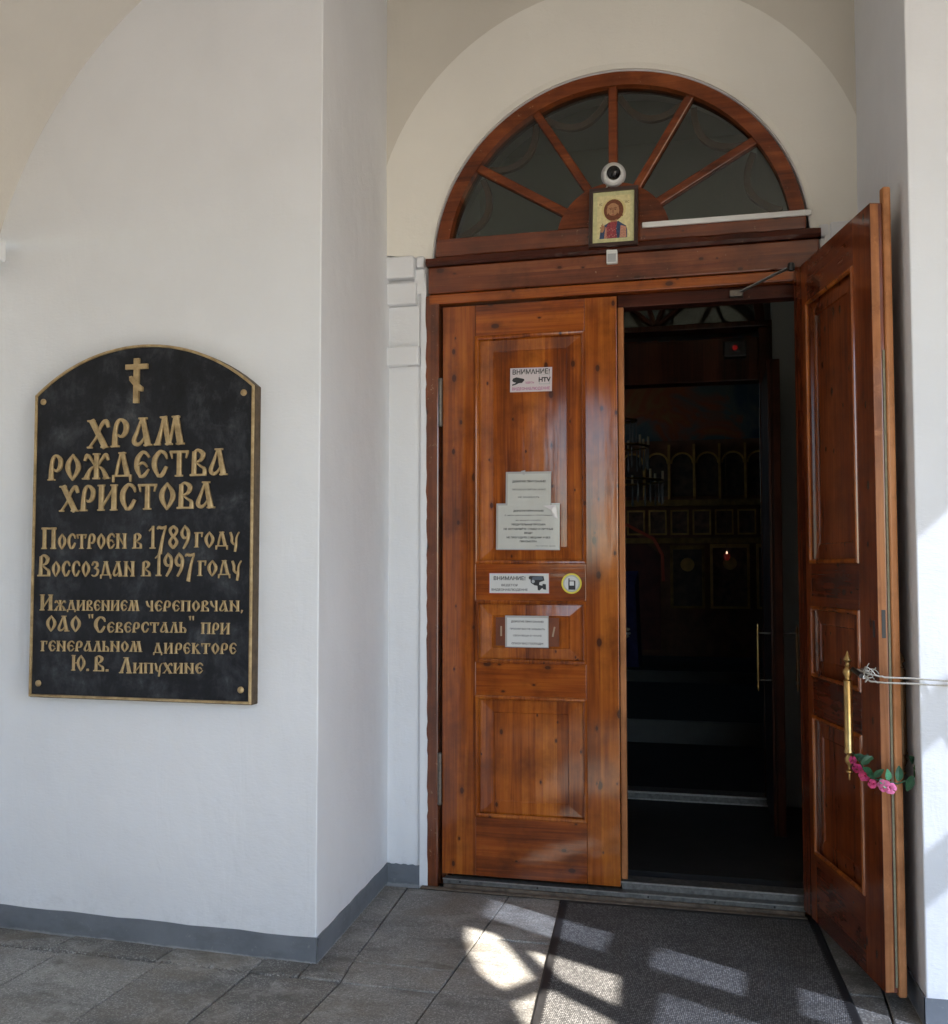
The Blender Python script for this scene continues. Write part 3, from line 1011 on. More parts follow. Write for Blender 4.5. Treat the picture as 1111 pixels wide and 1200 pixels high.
# door closer arm between the lintel and the open leaf
dc = empty('door_closer', (1.68, -.15, 2.76), 0, 'dark folding door closer arm under the right end of the lintel', 'door closer')
dc.location = (0, 0, 0)
MB().box(1.40, 1.46, -.012, .03, 2.745, 2.775).build('arm_bracket', STEEL, dc, bevel=.003)
MB().sweep([(1.45, -.035, 2.758), (1.60, -.12, 2.805), (1.668, -.185, 2.815)], [(-.010, -.003), (.010, -.003), (.010, .003), (-.010, .003)]).build('arm', ALU_D, dc)
MB().lathe([(.014, -.016), (.016, -.010), (.016, .012), (.012, .018)], (1.668, -.185, 2.815), 14).build('arm_pivot', BLACK, dc, smooth=True)

# ------------------------------------------------------------------ things on the left leaf
# camera silhouettes used on the printed stickers
CAMSHAPE1 = [(0, .55), (.06, .82), (.35, .95), (.95, .75), (1, .62), (.80, .30), (.55, .28), (.30, .12), (.02, 0), (.0, .16), (.22, .24), (.32, .36), (.14, .40)]
CAMSHAPE2 = [(.0, .90), (.06, 1.0), (.85, .98), (.90, .70), (.62, .58), (.60, .42), (.78, .36), (.80, .48), (.98, .46), (1.0, .10), (.84, .12), (.78, .22), (.62, .05), (.52, .08), (.50, .35), (.34, .38), (.12, .55), (.10, .78), (.02, .78)]


def flat(pts, x, z, w, h, y, mat, parent, name='print', t=.0004):
    return MB().prism_y([(x + p[0] * w, z + p[1] * h) for p in pts], y, y + t).build(name, mat, parent)


YP = .004   # panel field surface sits about here
# 1 top sticker
W0 = .208; s1o = MB().box(-.104, .104, 0, .0012, -.059, .059).build('warning_sticker', plain('pale_pink_vinyl', (.62, .55, .56), .35, coat=.3))
s1o.location = (.453, .0000, 2.4005); s1o.rotation_euler = (0, R(.8), 0)
tag(s1o, 'pale video surveillance sticker with black camera, the topmost notice on the closed door leaf', 'sticker')
ys = -.0006
text('ВНИМАНИЕ!', .033, 'lettering', INK, s1o, (0, ys, .028), .185, .0008)
flat(CAMSHAPE1, -.094, -.028, .062, .044, ys - .0003, INK, s1o, 'camera_print')
text('ЗДЕСЬ', .012, 'lettering', INK_R, s1o, (-.006, ys, -.018), .044, .0002)
fr_ = [(0, 0), (1, 0), (1, 1), (0, 1)]
flat(fr_, .040, -.024, .054, .047, ys - .0001, GREYP, s1o, 'logo_print'); flat(fr_, .043, -.021, .048, .041, ys - .0006, s1o.data.materials[0], s1o, 'logo_print')
text('HTV', .030, 'lettering', INK, s1o, (.067, ys - .0012, -.011), .060, .0012)
text('ВИДЕОНАБЛЮДЕНИЕ', .019, 'lettering', INK_R, s1o, (0, ys, -.050), .188, .0003)


def notice(name, x0, x1, z0, z1, y, lines, label, paper, tilt=0.0, sleeve=True, tape=None):
    w, h = x1 - x0, z1 - z0
    o = MB().box(-w / 2, w / 2, 0, .0012, -h / 2, h / 2).build(name, paper)
    o.location = ((x0 + x1) / 2, y, (z0 + z1) / 2); o.rotation_euler = (0, R(tilt), 0)
    tag(o, label, 'notice')
    if sleeve:
        MB().box(-w / 2 - .010, w / 2 + .004, .0014, .0022, -h / 2 - .004, h / 2 + .010).build('plastic_sleeve', SLEEVE, o)
    for (s, sz, zz, wd, mt, b) in lines:
        text(s, sz, 'lettering', mt, o, (0, -.0006, zz), wd, b)
    return o


n2 = notice('paper_notice', .337, .548, 1.786, 1.940, -.006, [
    ('ДОРОГИЕ ПРИХОЖАНЕ!', .013, .035, .165, INK, .0004),
    ('ПРОСЬБА В СВЯТОМ ХРАМЕ', .011, -.004, .165, INK_S, .0001),
    ('НЕ ЗАНИМАТЬ', .011, -.041, .105, INK_S, .0001)],
    'small cream notice in a plastic sleeve, directly above the larger notice', PAPER2, .6)
n3 = notice('paper_notice', .289, .590, 1.574, 1.786, -.0065, [
    ('ДОРОГИЕ ПРИХОЖАНЕ!', .012, .075, .150, INK, .0003),
    ('В святом храме находитесь с благоговением', .009, .055, .235, INK_S, .0001),
    ('во время службы', .009, .031, .125, INK_S, .0001),
    ('УБЕДИТЕЛЬНАЯ ПРОСЬБА', .012, .009, .170, INK, .0003),
    ('НЕ ОСТАВЛЯЙТЕ СУМКИ И ЛИЧНЫЕ', .012, -.013, .245, INK, .0003),
    ('ВЕЩИ', .012, -.032, .040, INK, .0003),
    ('НЕ ПРОХОДИТЕ С ВЕЩАМИ И БЕЗ', .012, -.054, .215, INK, .0003),
    ('ПРИСМОТРА', .012, -.073, .085, INK, .0003)],
    'larger cream notice with eight printed lines, below the small one', PAPER2, .5)
text('Настоятель храма', .009, 'lettering', INK_S, n3, (.085, -.0006, -.093), .095, .0)
# creased tape corners
MB().add([(.07, -.0016, .104), (.135, -.004, .107), (.144, -.003, .04), (.125, -.0015, .05), (.112, -.0045, .083)], [(0, 4, 1), (4, 3, 2), (1, 4, 2)]).build('tape', plain('clear_tape', (.66, .62, .62), .2, coat=.6), n3)
MB().add([(-.04, -.001, .09), (-.03, -.001, .072), (-.022, -.001, .072), (-.018, -.001, .094)], [(0, 1, 2, 3)]).build('tape', SLEEVE, n2)

s4 = MB().box(-.1465, .1465, 0, .001, -.0475, .0475).build('warning_sticker', PAPER)
s4.location = (.391, -.0011, 1.409)
tag(s4, 'wide white surveillance sticker with a black camera picture on the rail between two panels', 'sticker')
for bxx in ((-.1485, .1485, -.0495, -.0475), (-.1485, .1485, .0475, .0495), (-.1485, -.1465, -.0475, .0475), (.1465, .1485, -.0475, .0475)):
    MB().box(bxx[0], bxx[1], 0, .0012, bxx[2], bxx[3]).build('red_border', RED_P, s4)
text('ВНИМАНИЕ!', .025, 'lettering', INK, s4, (-.047, ys, .0155), .158, .0005)
text('ВЕДЕТСЯ', .014, 'lettering', INK_S, s4, (-.047, ys, -.014), .080, .0004)
text('ВИДЕОНАБЛЮДЕНИЕ', .014, 'lettering', INK_S, s4, (-.047, ys, -.036), .180, .0004)
flat(CAMSHAPE2, .048, -.038, .086, .074, ys - .0002, INK, s4, 'camera_print')
flat([(0, 0), (1, .05), (.95, 1), (.1, .9)], .062, .016, .056, .016, ys - .0008, plain('steel_blue_print', (.09, .11, .14), .4), s4, 'camera_print')
MB().lathe([(.008, 0), (.008, -.0004)], (.0705, ys - .0010, .009), 14, 'y').build('camera_print', GREYP, s4)

s5 = MB().lathe([(.0488, .0012), (.0488, 0)], (0, 0, 0), 36, 'y').build('phone_sticker', YEL)
s5.location = (.648, -.0014, 1.409)
tag(s5, 'round yellow ringed sticker with a black mobile phone', 'sticker')
MB().lathe([(.041, 0), (.041, -.0003)], (0, -.0002, 0), 36, 'y').build('grey_disc', plain('sage_print', (.42, .44, .38), .45), s5)
MB().lathe([(.034, 0), (.034, -.0003)], (0, -.0007, 0), 36, 'y').build('white_disc', plain('pale_print', (.60, .61, .60), .45), s5)
flat([(.0, .02), (.06, 0), (.94, 0), (1, .06), (1, .82), (.92, .88), (.18, .88), (.16, 1.1), (.02, 1.1), (0, .8)], -.015, -.030, .034, .050, -.0014, INK, s5, 'phone_print')
flat(fr_, -.009, -.010, .021, .020, -.0019, plain('screen_print', (.66, .67, .66), .4), s5, 'phone_print')

# small notice on a brown backing plate
bk = MB().box(-.155, .155, 0, .004, -.068, .068).build('backing_board', W_DARK)
n6 = notice('paper_notice', .333, .533, 1.104, 1.243, -.0070, [
    ('ДОРОГИЕ ПРИХОЖАНЕ!', .012, .047, .160, INK, .0003),
    ('ПРОСИМ ВАС НЕ ЗАБЫВАТЬ', .011, .012, .172, INK_S, .0002),
    ('СВОИ ВЕЩИ В ХРАМЕ', .011, -.020, .140, INK_S, .0002),
    ('СПАСИ ВАС ГОСПОДИ!', .012, -.058, .155, INK, .0003)],
    'small white notice on a brown backing in the short middle panel of the closed door', PAPER, 0)
bk.parent = n6; bk.location = (-.002, .003, .002)
bk.data.materials.clear(); bk.data.materials.append(plain('brown_backing', (.15, .04, .014), .4, vary=.3, scale=12, coat=.3))
for x, t in ((-.130, 0), (.128, 12)):
    q = MB().box(-.004, .004, -.0005, .0005, -.024, .024).build('tape', plain('old_tape', (.36, .27, .18), .4), n6)
    q.location = (x, .002, .004); q.rotation_euler = (0, R(t), 0)

# ------------------------------------------------------------------ icon, camera, cable box, plug over the door
ic = empty('framed_icon', (.868, -.055, 3.153), 0, 'small framed painted icon of a haloed bearded man, hung on the lintel', 'icon')
ic.rotation_euler = (R(-6), R(.4), 0)
HW, HH, FWd = .1165, .1475, .018
for b in ((-HW, HW, -HH, -HH + FWd), (-HW, HW, HH - FWd, HH), (-HW, -HW + FWd, -HH + FWd, HH - FWd), (HW - FWd, HW, -HH + FWd, HH - FWd)):
    MB().box(b[0], b[1], -.012, .008, b[2], b[3]).build('frame_bar', WOODFRAME, ic, bevel=.002)
gw, gh = HW - FWd, HH - FWd
MB().box(-gw, gw, 0, .003, -gh, gh).build('gold_ground', plain('pale_gold_leaf', (.62, .60, .32), .4, .1, vary=.15, scale=40), ic)
MB().box(-gw + .019, gw - .019, -.0012, -.0004, -gh + .024, gh - .020).build('inner_ground', plain('light_gold_ground', (.72, .64, .34), .4, .1, vary=.15, scale=60), ic)
SKIN = plain('icon_skin', (.42, .22, .11), .5, vary=.2, scale=90)
HAIR = plain('icon_hair', (.16, .05, .02), .5, vary=.3, scale=120)
ROBE = plain('icon_red', (.30, .05, .06), .5, vary=.45, scale=130)
BLUE = plain('icon_blue', (.035, .06, .13), .5, vary=.4, scale=100)
TAN = plain('icon_tan', (.50, .24, .16), .5, vary=.3, scale=150)
ih = .0010


def ip(pts, mat, lvl, name='painted_shape'):
    return MB().prism_y([(x * .001, z * .001) for x, z in pts], -.0014 - lvl * .0003, -.0012 - lvl * .0003 + .0001).build(name, mat, ic)


def el(cx, cz, rx, rz, a0=0, a1=360, n_=22):
    return [(cx + rx * math.cos(R(a0 + (a1 - a0) * i / n_)), cz + rz * math.sin(R(a0 + (a1 - a0) * i / n_))) for i in range(n_ + (0 if a1 - a0 == 360 else 1))]


ip(el(0, 38, 58, 56), plain('icon_halo', (.70, .58, .26), .35, .2), 0)
ip([(-66, -107), (66, -107), (66, -70), (60, -48), (42, -36), (24, -22), (-20, -26), (-44, -40), (-62, -62)], BLUE, 1)
ip([(-30, -106), (18, -106), (12, -60), (18, -24), (-22, -26), (-34, -50)], ROBE, 2)
ip([(30, -106), (62, -106), (60, -52), (34, -44)], TAN, 2)
ip([(-44, -107), (-30, -106), (-30, -60), (-38, -46)], TAN, 2)
ip(el(0, 34, 47, 55, 0, 360), HAIR, 3)
ip([(20, 10), (44, 0), (40, 40), (30, 60)], HAIR, 3.2)
ip([(-14, -26), (16, -24), (18, 6), (-14, 4)], SKIN, 3.6)
ip(el(-3, 32, 30, 38), SKIN, 4)
ip(el(-3, 6, 26, 24), HAIR, 5)
ip(el(-3, 21, 20, 15), SKIN, 5.5)
ip(el(-3, 52, 27, 12, 0, 180), SKIN, 5)
ip([(-5, 44), (-1, 44), (1, 20), (-6, 20)], plain('icon_shade', (.26, .12, .06), .5), 6)
for x in (-14, 8):
    ip([(x - 8, 42), (x + 8, 43), (x + 7, 46), (x - 7, 46)], HAIR, 6)
    ip(el(x, 37, 5, 2.5, n_=10), HAIR, 6)
ip([(-10, 12), (4, 12), (2, 9), (-8, 9)], plain('icon_lip', (.38, .09, .06), .5), 6.5)
# blessing hand
ip([(-62, -74), (-50, -76), (-42, -58), (-42, -44), (-48, -40), (-50, -30), (-53, -30), (-53, -42), (-56, -36), (-59, -38), (-57, -48), (-63, -46), (-65, -52), (-60, -58)], SKIN, 5)
for k in range(12):
    ip(el(-26 + 8 * (k % 6), -100 + 30 * (k // 6) + (k % 3) * 5, 1.6, 1.6, n_=6), plain('icon_pearl', (.6, .5, .35), .4) if k == 0 else bpy.data.materials['icon_pearl'], 4)
text('IC', .016, 'lettering', HAIR, ic, (-.062, -.0022, .062)); text('XC', .016, 'lettering', HAIR, ic, (.064, -.0022, .066))

# dome camera
cm = empty('dome_camera', (.866, -.03, 3.372), 0, 'small white dome security camera fixed above the framed icon', 'camera')
MB().lathe([(.060, .05), (.060, .03), (.057, -.005), (.050, -.035), (.042, -.045), (.036, -.050), (.034, -.045)], (0, 0, -.006), 28, 'y').build('housing', WHITEP, cm, smooth=True)
MB().lathe([(.034, -.030), (.033, -.05), (.028, -.062), (.016, -.070), (.003, -.073)], (0, -.000, .004), 22, 'y').build('lens_dome', DOME, cm, smooth=True)
MB().tube([(-.030, -.022, -.055), (-.044, -.014, -.085)], .004, 8).build('cable', WHITEP, cm)
cm.rotation_euler = (R(20), 0, R(8))

cc = MB().box(.985, 1.752, -.040, -.024, 3.092, 3.118).build('cable_trunking', WHITEP, None, bevel=.004)
cc.rotation_euler = (0, R(0.3), 0); cc.location = (0, -.003, .008)
tag(cc, 'thin white plastic cable trunking lying along the sill of the fanlight', 'trunking')
tg = empty('sensor_box', (.858, -.042, 2.965), 0, 'tiny white sensor box under the framed icon', 'sensor')
MB().box(-.026, .026, -.012, .012, -.034, .036).build('housing', WHITEP, tg, bevel=.004)
MB().box(-.020, .020, -.0128, -.0118, -.028, .012).build('face_label', GREYP, tg)

# right-hand sensor on the plaster beside the lintel
jb = MB().box(1.822, 1.862, -.03, -.004, 2.95, 3.04).build('junction_box', WHITEP, None, bevel=.005)
tag(jb, 'small white junction box on the plaster beside the right end of the lintel', 'junction box')

# ------------------------------------------------------------------ plaque with cast lettering
pq = empty('memorial_plaque', (0, 0, 0), 0, 'black bronze memorial plaque with an arched top, gold rim and raised gold Cyrillic lettering', 'plaque')
YQ = -1.119
PX0, PX1, PZ0, PZS, PZT = -1.497, -.462, .938, 2.226, 2.420
ch = (PX1 - PX0) / 2; sg = PZT - PZS; pr_ = (ch * ch + sg * sg) / (2 * sg); pcx = (PX0 + PX1) / 2; pcz = PZT - pr_
aa = math.degrees(math.asin(ch / pr_))


def pq_outline(ins):
    r_ = pr_ - ins
    a_ = math.degrees(math.asin((ch - ins) / r_))
    return [(PX0 + ins, PZ0 + ins), (PX1 - ins, PZ0 + ins)] + arc(pcx, pcz, r_, 90 - a_, 90 + a_, 26)


MB().prism_y(pq_outline(.010), YQ + .006, -1.046).build('back_plate', FIELD, pq)
# backing slab a little larger on the right, tarnished
MB().prism_y([(x + .002, z - .002) for x, z in pq_outline(-.001)], YQ + .0072, -1.045).build('rim_side', GOLD_EDGE, pq, bevel=.003)
o_, i_ = pq_outline(0), pq_outline(.0115)
ob = pq_outline(.003)
n_ = len(o_)
mb = MB()
vs = [(x, YQ + .007, z) for x, z in o_] + [(x, YQ + .002, z) for x, z in o_] + [(x, YQ - .003, z) for x, z in pq_outline(.0035)] + [(x, YQ - .001, z) for x, z in pq_outline(.010)] + [(x, YQ + .0065, z) for x, z in i_]
fs = []
for k in range(4):
    for j in range(n_):
        l = (j + 1) % n_
        fs.append((k * n_ + j, k * n_ + l, (k + 1) * n_ + l, (k + 1) * n_ + j))
mb.add(vs, fs).build('gold_rim', GOLD, pq)
for x, z in ((-1.457, 2.197), (-.510, 2.197), (-1.452, .995), (-.508, .995)):
    MB().lathe([(.0135, .004), (.0135, -.002), (.010, -.006), (.004, -.008)], (x, YQ + .004, z), 16, 'y').build('screw', GOLD, pq, smooth=True)

T, t_ = .19, .075
SER = lambda a, b, y=.03, w=.065: (0, [(a, y, w), (b, y, w)])
STEM = lambda x, w=T, y0=0.0, y1=1.0: [(0, [(x, y1, w), (x, y0, w)]), SER(x - w * .72, x + w * .72), SER(x - w * .72, x + w * .72, .97)]
G = {
 'Х': (.80, [(0, [(.13, 1, .19), (.66, 0, .19)]), (1, [(.07, .03, .07), (.34, .42, .07), (.48, .78, .10), (.66, .95, .14), (.76, .72, .10)]), SER(.0, .18), SER(.5, .8), SER(0, .26, .97)]),
 'Р': (.66, [(1, [(.13, .02, .20), (.13, .5, .15), (.2, .86, .12), (.36, .965, .10), (.53, .78, .17), (.5, .5, .16), (.36, .37, .1), (.2, .46, .05)]), SER(0, .3)]),
 'А': (.76, [(0, [(.40, .97, .15), (.60, 0, .20)]), (1, [(.36, .96, .06), (.2, .52, .10), (.09, .2, .14), (.2, .06, .13), (.36, .14, .08), (.5, .36, .05)]), SER(.26, .56, .97), SER(.46, .76)]),
 'М': (1.08, [(1, [(.32, .96, .08), (.22, .5, .11), (.1, .02, .18)]), (0, [(.33, 1, .17), (.52, 0, .17)]), (0, [(.53, .02, .07), (.72, 1, .08)]), (0, [(.74, 1, .19), (.92, 0, .20)]), SER(.2, .42, .97), SER(.62, .88, .97), SER(0, .22), SER(.4, .64), SER(.78, 1.06)]),
 'О': (.68, [(1, [(.36, 1.0, .05), (.14, .66, .17), (.14, .36, .17), (.35, -.02, .06)]), (1, [(.32, .98, .06), (.54, .66, .16), (.55, .38, .17), (.33, -.01, .06)])]),
 'Ж': (1.2, [(0, [(.6, 1, .18), (.6, 0, .18)]), SER(.46, .74), SER(.46, .74, .97), (1, [(.10, .72, .09), (.2, .93, .14), (.38, .76, .09), (.56, .5, .08)]), (1, [(1.1, .72, .09), (1.0, .93, .14), (.82, .76, .09), (.64, .5, .08)]), (1, [(.56, .52, .06), (.34, .38, .10), (.16, .02, .20)]), (1, [(.64, .52, .06), (.86, .38, .10), (1.04, .02, .20)]), SER(.02, .3), SER(.9, 1.18)]),
 'Д': (.84, [(1, [(.36, .96, .07), (.24, .5, .10), (.17, .1, .10)]), (0, [(.42, 1, .15), (.64, .1, .20)]), (0, [(.04, .10, .08), (.8, .10, .08)]), (0, [(.07, .13, .11), (.05, -.14, .06)]), (0, [(.76, .13, .11), (.78, -.14, .06)]), SER(.28, .56, .97)]),
 'Е': (.66, [(1, [(.64, .76, .07), (.5, .93, .11), (.34, .96, .12), (.15, .72, .18), (.13, .38, .18), (.28, .02, .08)]), (1, [(.24, .04, .08), (.42, .07, .13), (.62, .32, .06)]), (1, [(.18, .46, .07), (.38, .57, .10), (.56, .40, .06)])]),
 'С': (.68, [(1, [(.64, .68, .05), (.56, .88, .12), (.36, .97, .12), (.15, .72, .18), (.13, .38, .18), (.3, .02, .08)]), (1, [(.26, .04, .08), (.44, .08, .14), (.62, .40, .11)])]),
 'Т': (.78, [(0, [(.39, .95, .17), (.39, 0, .18)]), (0, [(.02, .93, .10), (.76, .93, .10)]), (0, [(.05, .95, .09), (.11, .68, .03)]), (0, [(.73, .95, .09), (.67, .68, .03)]), SER(.24, .54)]),
 'В': (.66, [(0, [(.15, .92, .15), (.14, 0, .18)]), (1, [(.12, .86, .09), (.3, .97, .10), (.5, .82, .17), (.42, .6, .12), (.2, .5, .05)]), (1, [(.2, .52, .06), (.42, .36, .08), (.56, .26, .12), (.57, .03, .15)]), SER(.0, .64, .035, .08)]),
 'И': (.84, STEM(.15) + STEM(.68) + [(0, [(.2, .16, .07), (.64, .84, .07)])]),
 'Н': (.84, STEM(.15) + STEM(.68) + [(0, [(.2, .78, .09), (.64, .24, .09)])]),
 'П': (.84, STEM(.16) + STEM(.67) + [(0, [(.02, .95, .09), (.82, .95, .09)])]),
 'З': (.58, [(1, [(.04, .72, .08), (.14, .93, .11), (.36, .92, .13), (.42, .70, .15), (.2, .54, .06)]), (1, [(.2, .55, .06), (.46, .42, .14), (.42, .14, .13), (.2, .02, .1), (.02, .1, .07)])]),
 'Г': (.60, [(0, [(.16, .95, .18), (.16, 0, .18)]), (0, [(.02, .94, .10), (.56, .94, .10)]), (0, [(.53, .96, .09), (.50, .66, .04)]), SER(.02, .3)]),
 'У': (.66, [(1, [(.06, .96, .13), (.17, .62, .15), (.18, .34, .14), (.40, .14, .09)]), (1, [(.64, .97, .07), (.48, .62, .10), (.44, .1, .15), (.38, -.28, .13)])]),
 'Ч': (.68, [(1, [(.08, .96, .13), (.16, .6, .16), (.34, .40, .09), (.5, .42, .07)]), (0, [(.52, 1, .17), (.52, 0, .17)]), SER(.38, .66)]),
 'Л': (.70, [(1, [(.36, .95, .08), (.22, .45, .10), (.11, .02, .15)]), (0, [(.40, 1, .14), (.57, 0, .19)]), SER(0, .22), SER(.42, .7), SER(.24, .52, .97)]),
 'Ь': (.62, [(0, [(.14, 1, .17), (.14, 0, .18)]), (1, [(.18, .50, .06), (.4, .46, .11), (.52, .26, .16), (.5, .04, .12)]), SER(.0, .56, .035, .08), SER(.02, .26, .97)]),
 'К': (.72, STEM(.15) + [(1, [(.2, .48, .06), (.36, .66, .10), (.54, .90, .15)]), (1, [(.24, .54, .06), (.42, .36, .12), (.58, .03, .19)]), SER(.44, .72)]),
 'Ю': (1.06, STEM(.15) + [(0, [(.2, .5, .07), (.5, .5, .07)]), (1, [(.74, 1.0, .05), (.52, .66, .16), (.52, .36, .16), (.73, -.02, .06)]), (1, [(.70, .98, .06), (.92, .66, .16), (.93, .38, .17), (.71, -.01, .06)])]),
 '1': (.42, [(0, [(.24, 1, .13), (.24, 0, .17)]), (0, [(.02, .78, .05), (.24, .93, .09)]), SER(.08, .4)]),
 '7': (.60, [(1, [(.02, .86, .07), (.12, .94, .13), (.3, .90, .13), (.56, .97, .08)]), (1, [(.54, .95, .08), (.36, .5, .13), (.2, -.22, .21)])]),
 '8': (.66, [(1, [(.34, .97, .10), (.13, .82, .15), (.22, .62, .13), (.44, .44, .12), (.54, .26, .16), (.33, .02, .11)]), (1, [(.33, .97, .10), (.54, .80, .15), (.42, .60, .12), (.2, .42, .12), (.12, .24, .16), (.34, .02, .11)])]),
 '9': (.60, [(1, [(.48, .52, .06), (.26, .46, .12), (.11, .68, .16), (.32, 1.0, .07)]), (1, [(.28, .98, .08), (.50, .74, .17), (.46, .35, .15), (.22, .0, .09)])]),
 '.': (.22, [(0, [(.03, .07, .15), (.18, .07, .15)])]),
 ',': (.24, [(0, [(.12, .13, .16), (.06, -.16, .05)])]),
 '"': (.40, [(0, [(.1, 1, .13), (.13, .78, .05)]), (0, [(.3, 1, .13), (.33, .78, .05)])]),
}


def smooth_pts(p):
    out = []
    n = len(p)
    for i in range(n - 1):
        a, b, c, d = p[max(i - 1, 0)], p[i], p[i + 1], p[min(i + 2, n - 1)]
        for k in range(5):
            t = k / 5
            out.append(tuple(.5 * ((2 * b[j]) + (-a[j] + c[j]) * t + (2 * a[j] - 5 * b[j] + 4 * c[j] - d[j]) * t * t + (-a[j] + 3 * b[j] - 3 * c[j] + d[j]) * t ** 3) for j in range(3)))
    out.append(p[-1])
    return out


GC = {}


def glyph(chr_, hgt, wx, rise, fat=1.0):
    key = (chr_, round(hgt, 4), round(wx, 2), fat)
    if key in GC: return GC[key]
    mb = MB()
    for si, (sm, pts) in enumerate(G[chr_][1]):
        P = smooth_pts(pts) if sm else pts
        n = len(P); L = []; Rr = []
        for i, (x, y, w) in enumerate(P):
            dx = P[min(i + 1, n - 1)][0] - P[max(i - 1, 0)][0]; dy = P[min(i + 1, n - 1)][1] - P[max(i - 1, 0)][1]
            l = math.hypot(dx, dy) or 1
            nx, ny = -dy / l, dx / l
            h2 = w * fat / 2
            L.append((x + nx * h2, y + ny * h2, x + nx * h2 * .62, y + ny * h2 * .62)); Rr.append((x - nx * h2, y - ny * h2, x - nx * h2 * .62, y - ny * h2 * .62))
        top = -rise - si * .00018
        vs = []
        for a, b in zip(L, Rr):
            vs += [(a[0] * wx, .001, a[1] * hgt), (a[0] * wx, top * .75, a[1] * hgt), (a[2] * wx, top, a[3] * hgt), (b[2] * wx, top, b[3] * hgt), (b[0] * wx, top * .75, b[1] * hgt), (b[0] * wx, .001, b[1] * hgt)]
        fs = []
        for i in range(n - 1):
            for k in range(5):
                fs.append((i * 6 + k, i * 6 + k + 1, (i + 1) * 6 + k + 1, (i + 1) * 6 + k))
        fs.append((0, 1, 2, 3, 4, 5)); e = (n - 1) * 6; fs.append((e + 5, e + 4, e + 3, e + 2, e + 1, e))
        mb.add(vs, fs)
    me = mb.mesh('letter'); me.materials.append(GOLD)
    GC[key] = me
    return me


def word(s, x0, x1, z, cap, small=None, rise=.006, zr=None, fat=1.0):
    """letters fitted between x0 and x1; first letter cap height, the rest small"""
    hs = [cap if (i == 0 or small is None) else small for i in range(len(s))]
    if small is None: hs = [cap] * len(s)
    gap = .07
    tot = sum(G[c][0] * h for c, h in zip(s, hs)) + gap * sum(hs[:-1])
    k = (x1 - x0) / tot
    x = x0
    for c, h in zip(s, hs):
        me = glyph(c, h, h * k, rise, fat)
        o = bpy.data.objects.new('letter', me); COL.objects.link(o); o.parent = pq
        tt = (x - x0) / (x1 - x0)
        o.location = (x, YQ + .006, z + (0 if zr is None else (zr - z) * tt))
        x += (G[c][0] + gap) * h * k


word('ХРАМ', -1.233, -.772, 1.989, .120, rise=.010, zr=1.994, fat=1.02)
word('РОЖДЕСТВА', -1.423, -.577, 1.856, .110, rise=.010, zr=1.862, fat=1.02)
word('ХРИСТОВА', -1.363, -.632, 1.722, .110, rise=.010, zr=1.728, fat=1.02)
word('ПОСТРОЕН', -1.450, -1.037, 1.564, .092, .064, rise=.008)
word('В', -1.009, -.965, 1.564, .064, rise=.008)
word('1789', -.933, -.744, 1.563, .095, rise=.008)
word('ГОДУ', -.724, -.521, 1.567, .064, rise=.008)
word('ВОССОЗДАН', -1.464, -.994, 1.448, .092, .064, rise=.008)
word('В', -.966, -.923, 1.449, .064, rise=.008)
word('1997', -.903, -.719, 1.450, .095, rise=.008)
word('ГОДУ', -.707, -.512, 1.451, .064, rise=.008)
word('ИЖДИВЕНИЕМ', -1.452, -.972, 1.303, .068, .044, rise=.006, zr=1.306)
word('ЧЕРЕПОВЧАН,', -.944, -.499, 1.305, .044, rise=.006, zr=1.309)
word('ОАО', -1.420, -1.249, 1.216, .066, rise=.006)
word('"', -1.218, -1.190, 1.210, .080, rise=.005)
word('СЕВЕРСТАЛЬ', -1.188, -.754, 1.214, .066, .043, rise=.006, zr=1.220)
word('"', -.747, -.720, 1.208, .080, rise=.005)
word('ПРИ', -.688, -.558, 1.216, .046, rise=.006)
word('ГЕНЕРАЛЬНОМ', -1.443, -.956, 1.131, .044, rise=.006, zr=1.138)
word('ДИРЕКТОРЕ', -.905, -.526, 1.132, .044, rise=.006, zr=1.138)
word('Ю.', -1.291, -1.205, 1.053, .065, rise=.006)
word('В.', -1.184, -1.111, 1.053, .065, rise=.006)
word('ЛИПУХИНЕ', -1.062, -.677, 1.048, .066, .043, rise=.006, zr=1.056)
# three-bar cross
cr = MB()
cr.box(-1.014, -.990, YQ - .006, YQ + .007, 2.173, 2.362)
cr.box(-1.053, -.950, YQ - .0065, YQ + .0065, 2.316, 2.337)
cr.prism_y([(-1.034, 2.286), (-1.022, 2.288), (-1.002, 2.262), (-.972, 2.240), (-.972, 2.222), (-.985, 2.222), (-1.006, 2.240), (-1.032, 2.268)], YQ - .0068, YQ + .0062)
cr.build('cross', GOLD, pq)

# ------------------------------------------------------------------ floor mat
mt = empty('floor_mat', (0, 0, 0), 0, 'long dark ribbed entrance mat with a black rubber edge, laid before the open doorway', 'mat')
ML = lambda y: .600 + (-.08 - y) * .100
MRr = lambda y: 1.735 + (-.03 - y) * .085
zt = FZ + .009
pl = [(ML(-.085), -.085), (ML(-3.2), -3.2), (MRr(-3.2), -3.2), (MRr(-.03), -.075)]
MB().prism_z(list(reversed([(pl[0][0] + .03, pl[0][1] - .012), (pl[1][0] + .03, pl[1][1]), (pl[2][0] - .03, pl[2][1]), (pl[3][0] - .03, pl[3][1] - .012)])), FZ + .003, zt).build('carpet', MAT_FAB, mt)
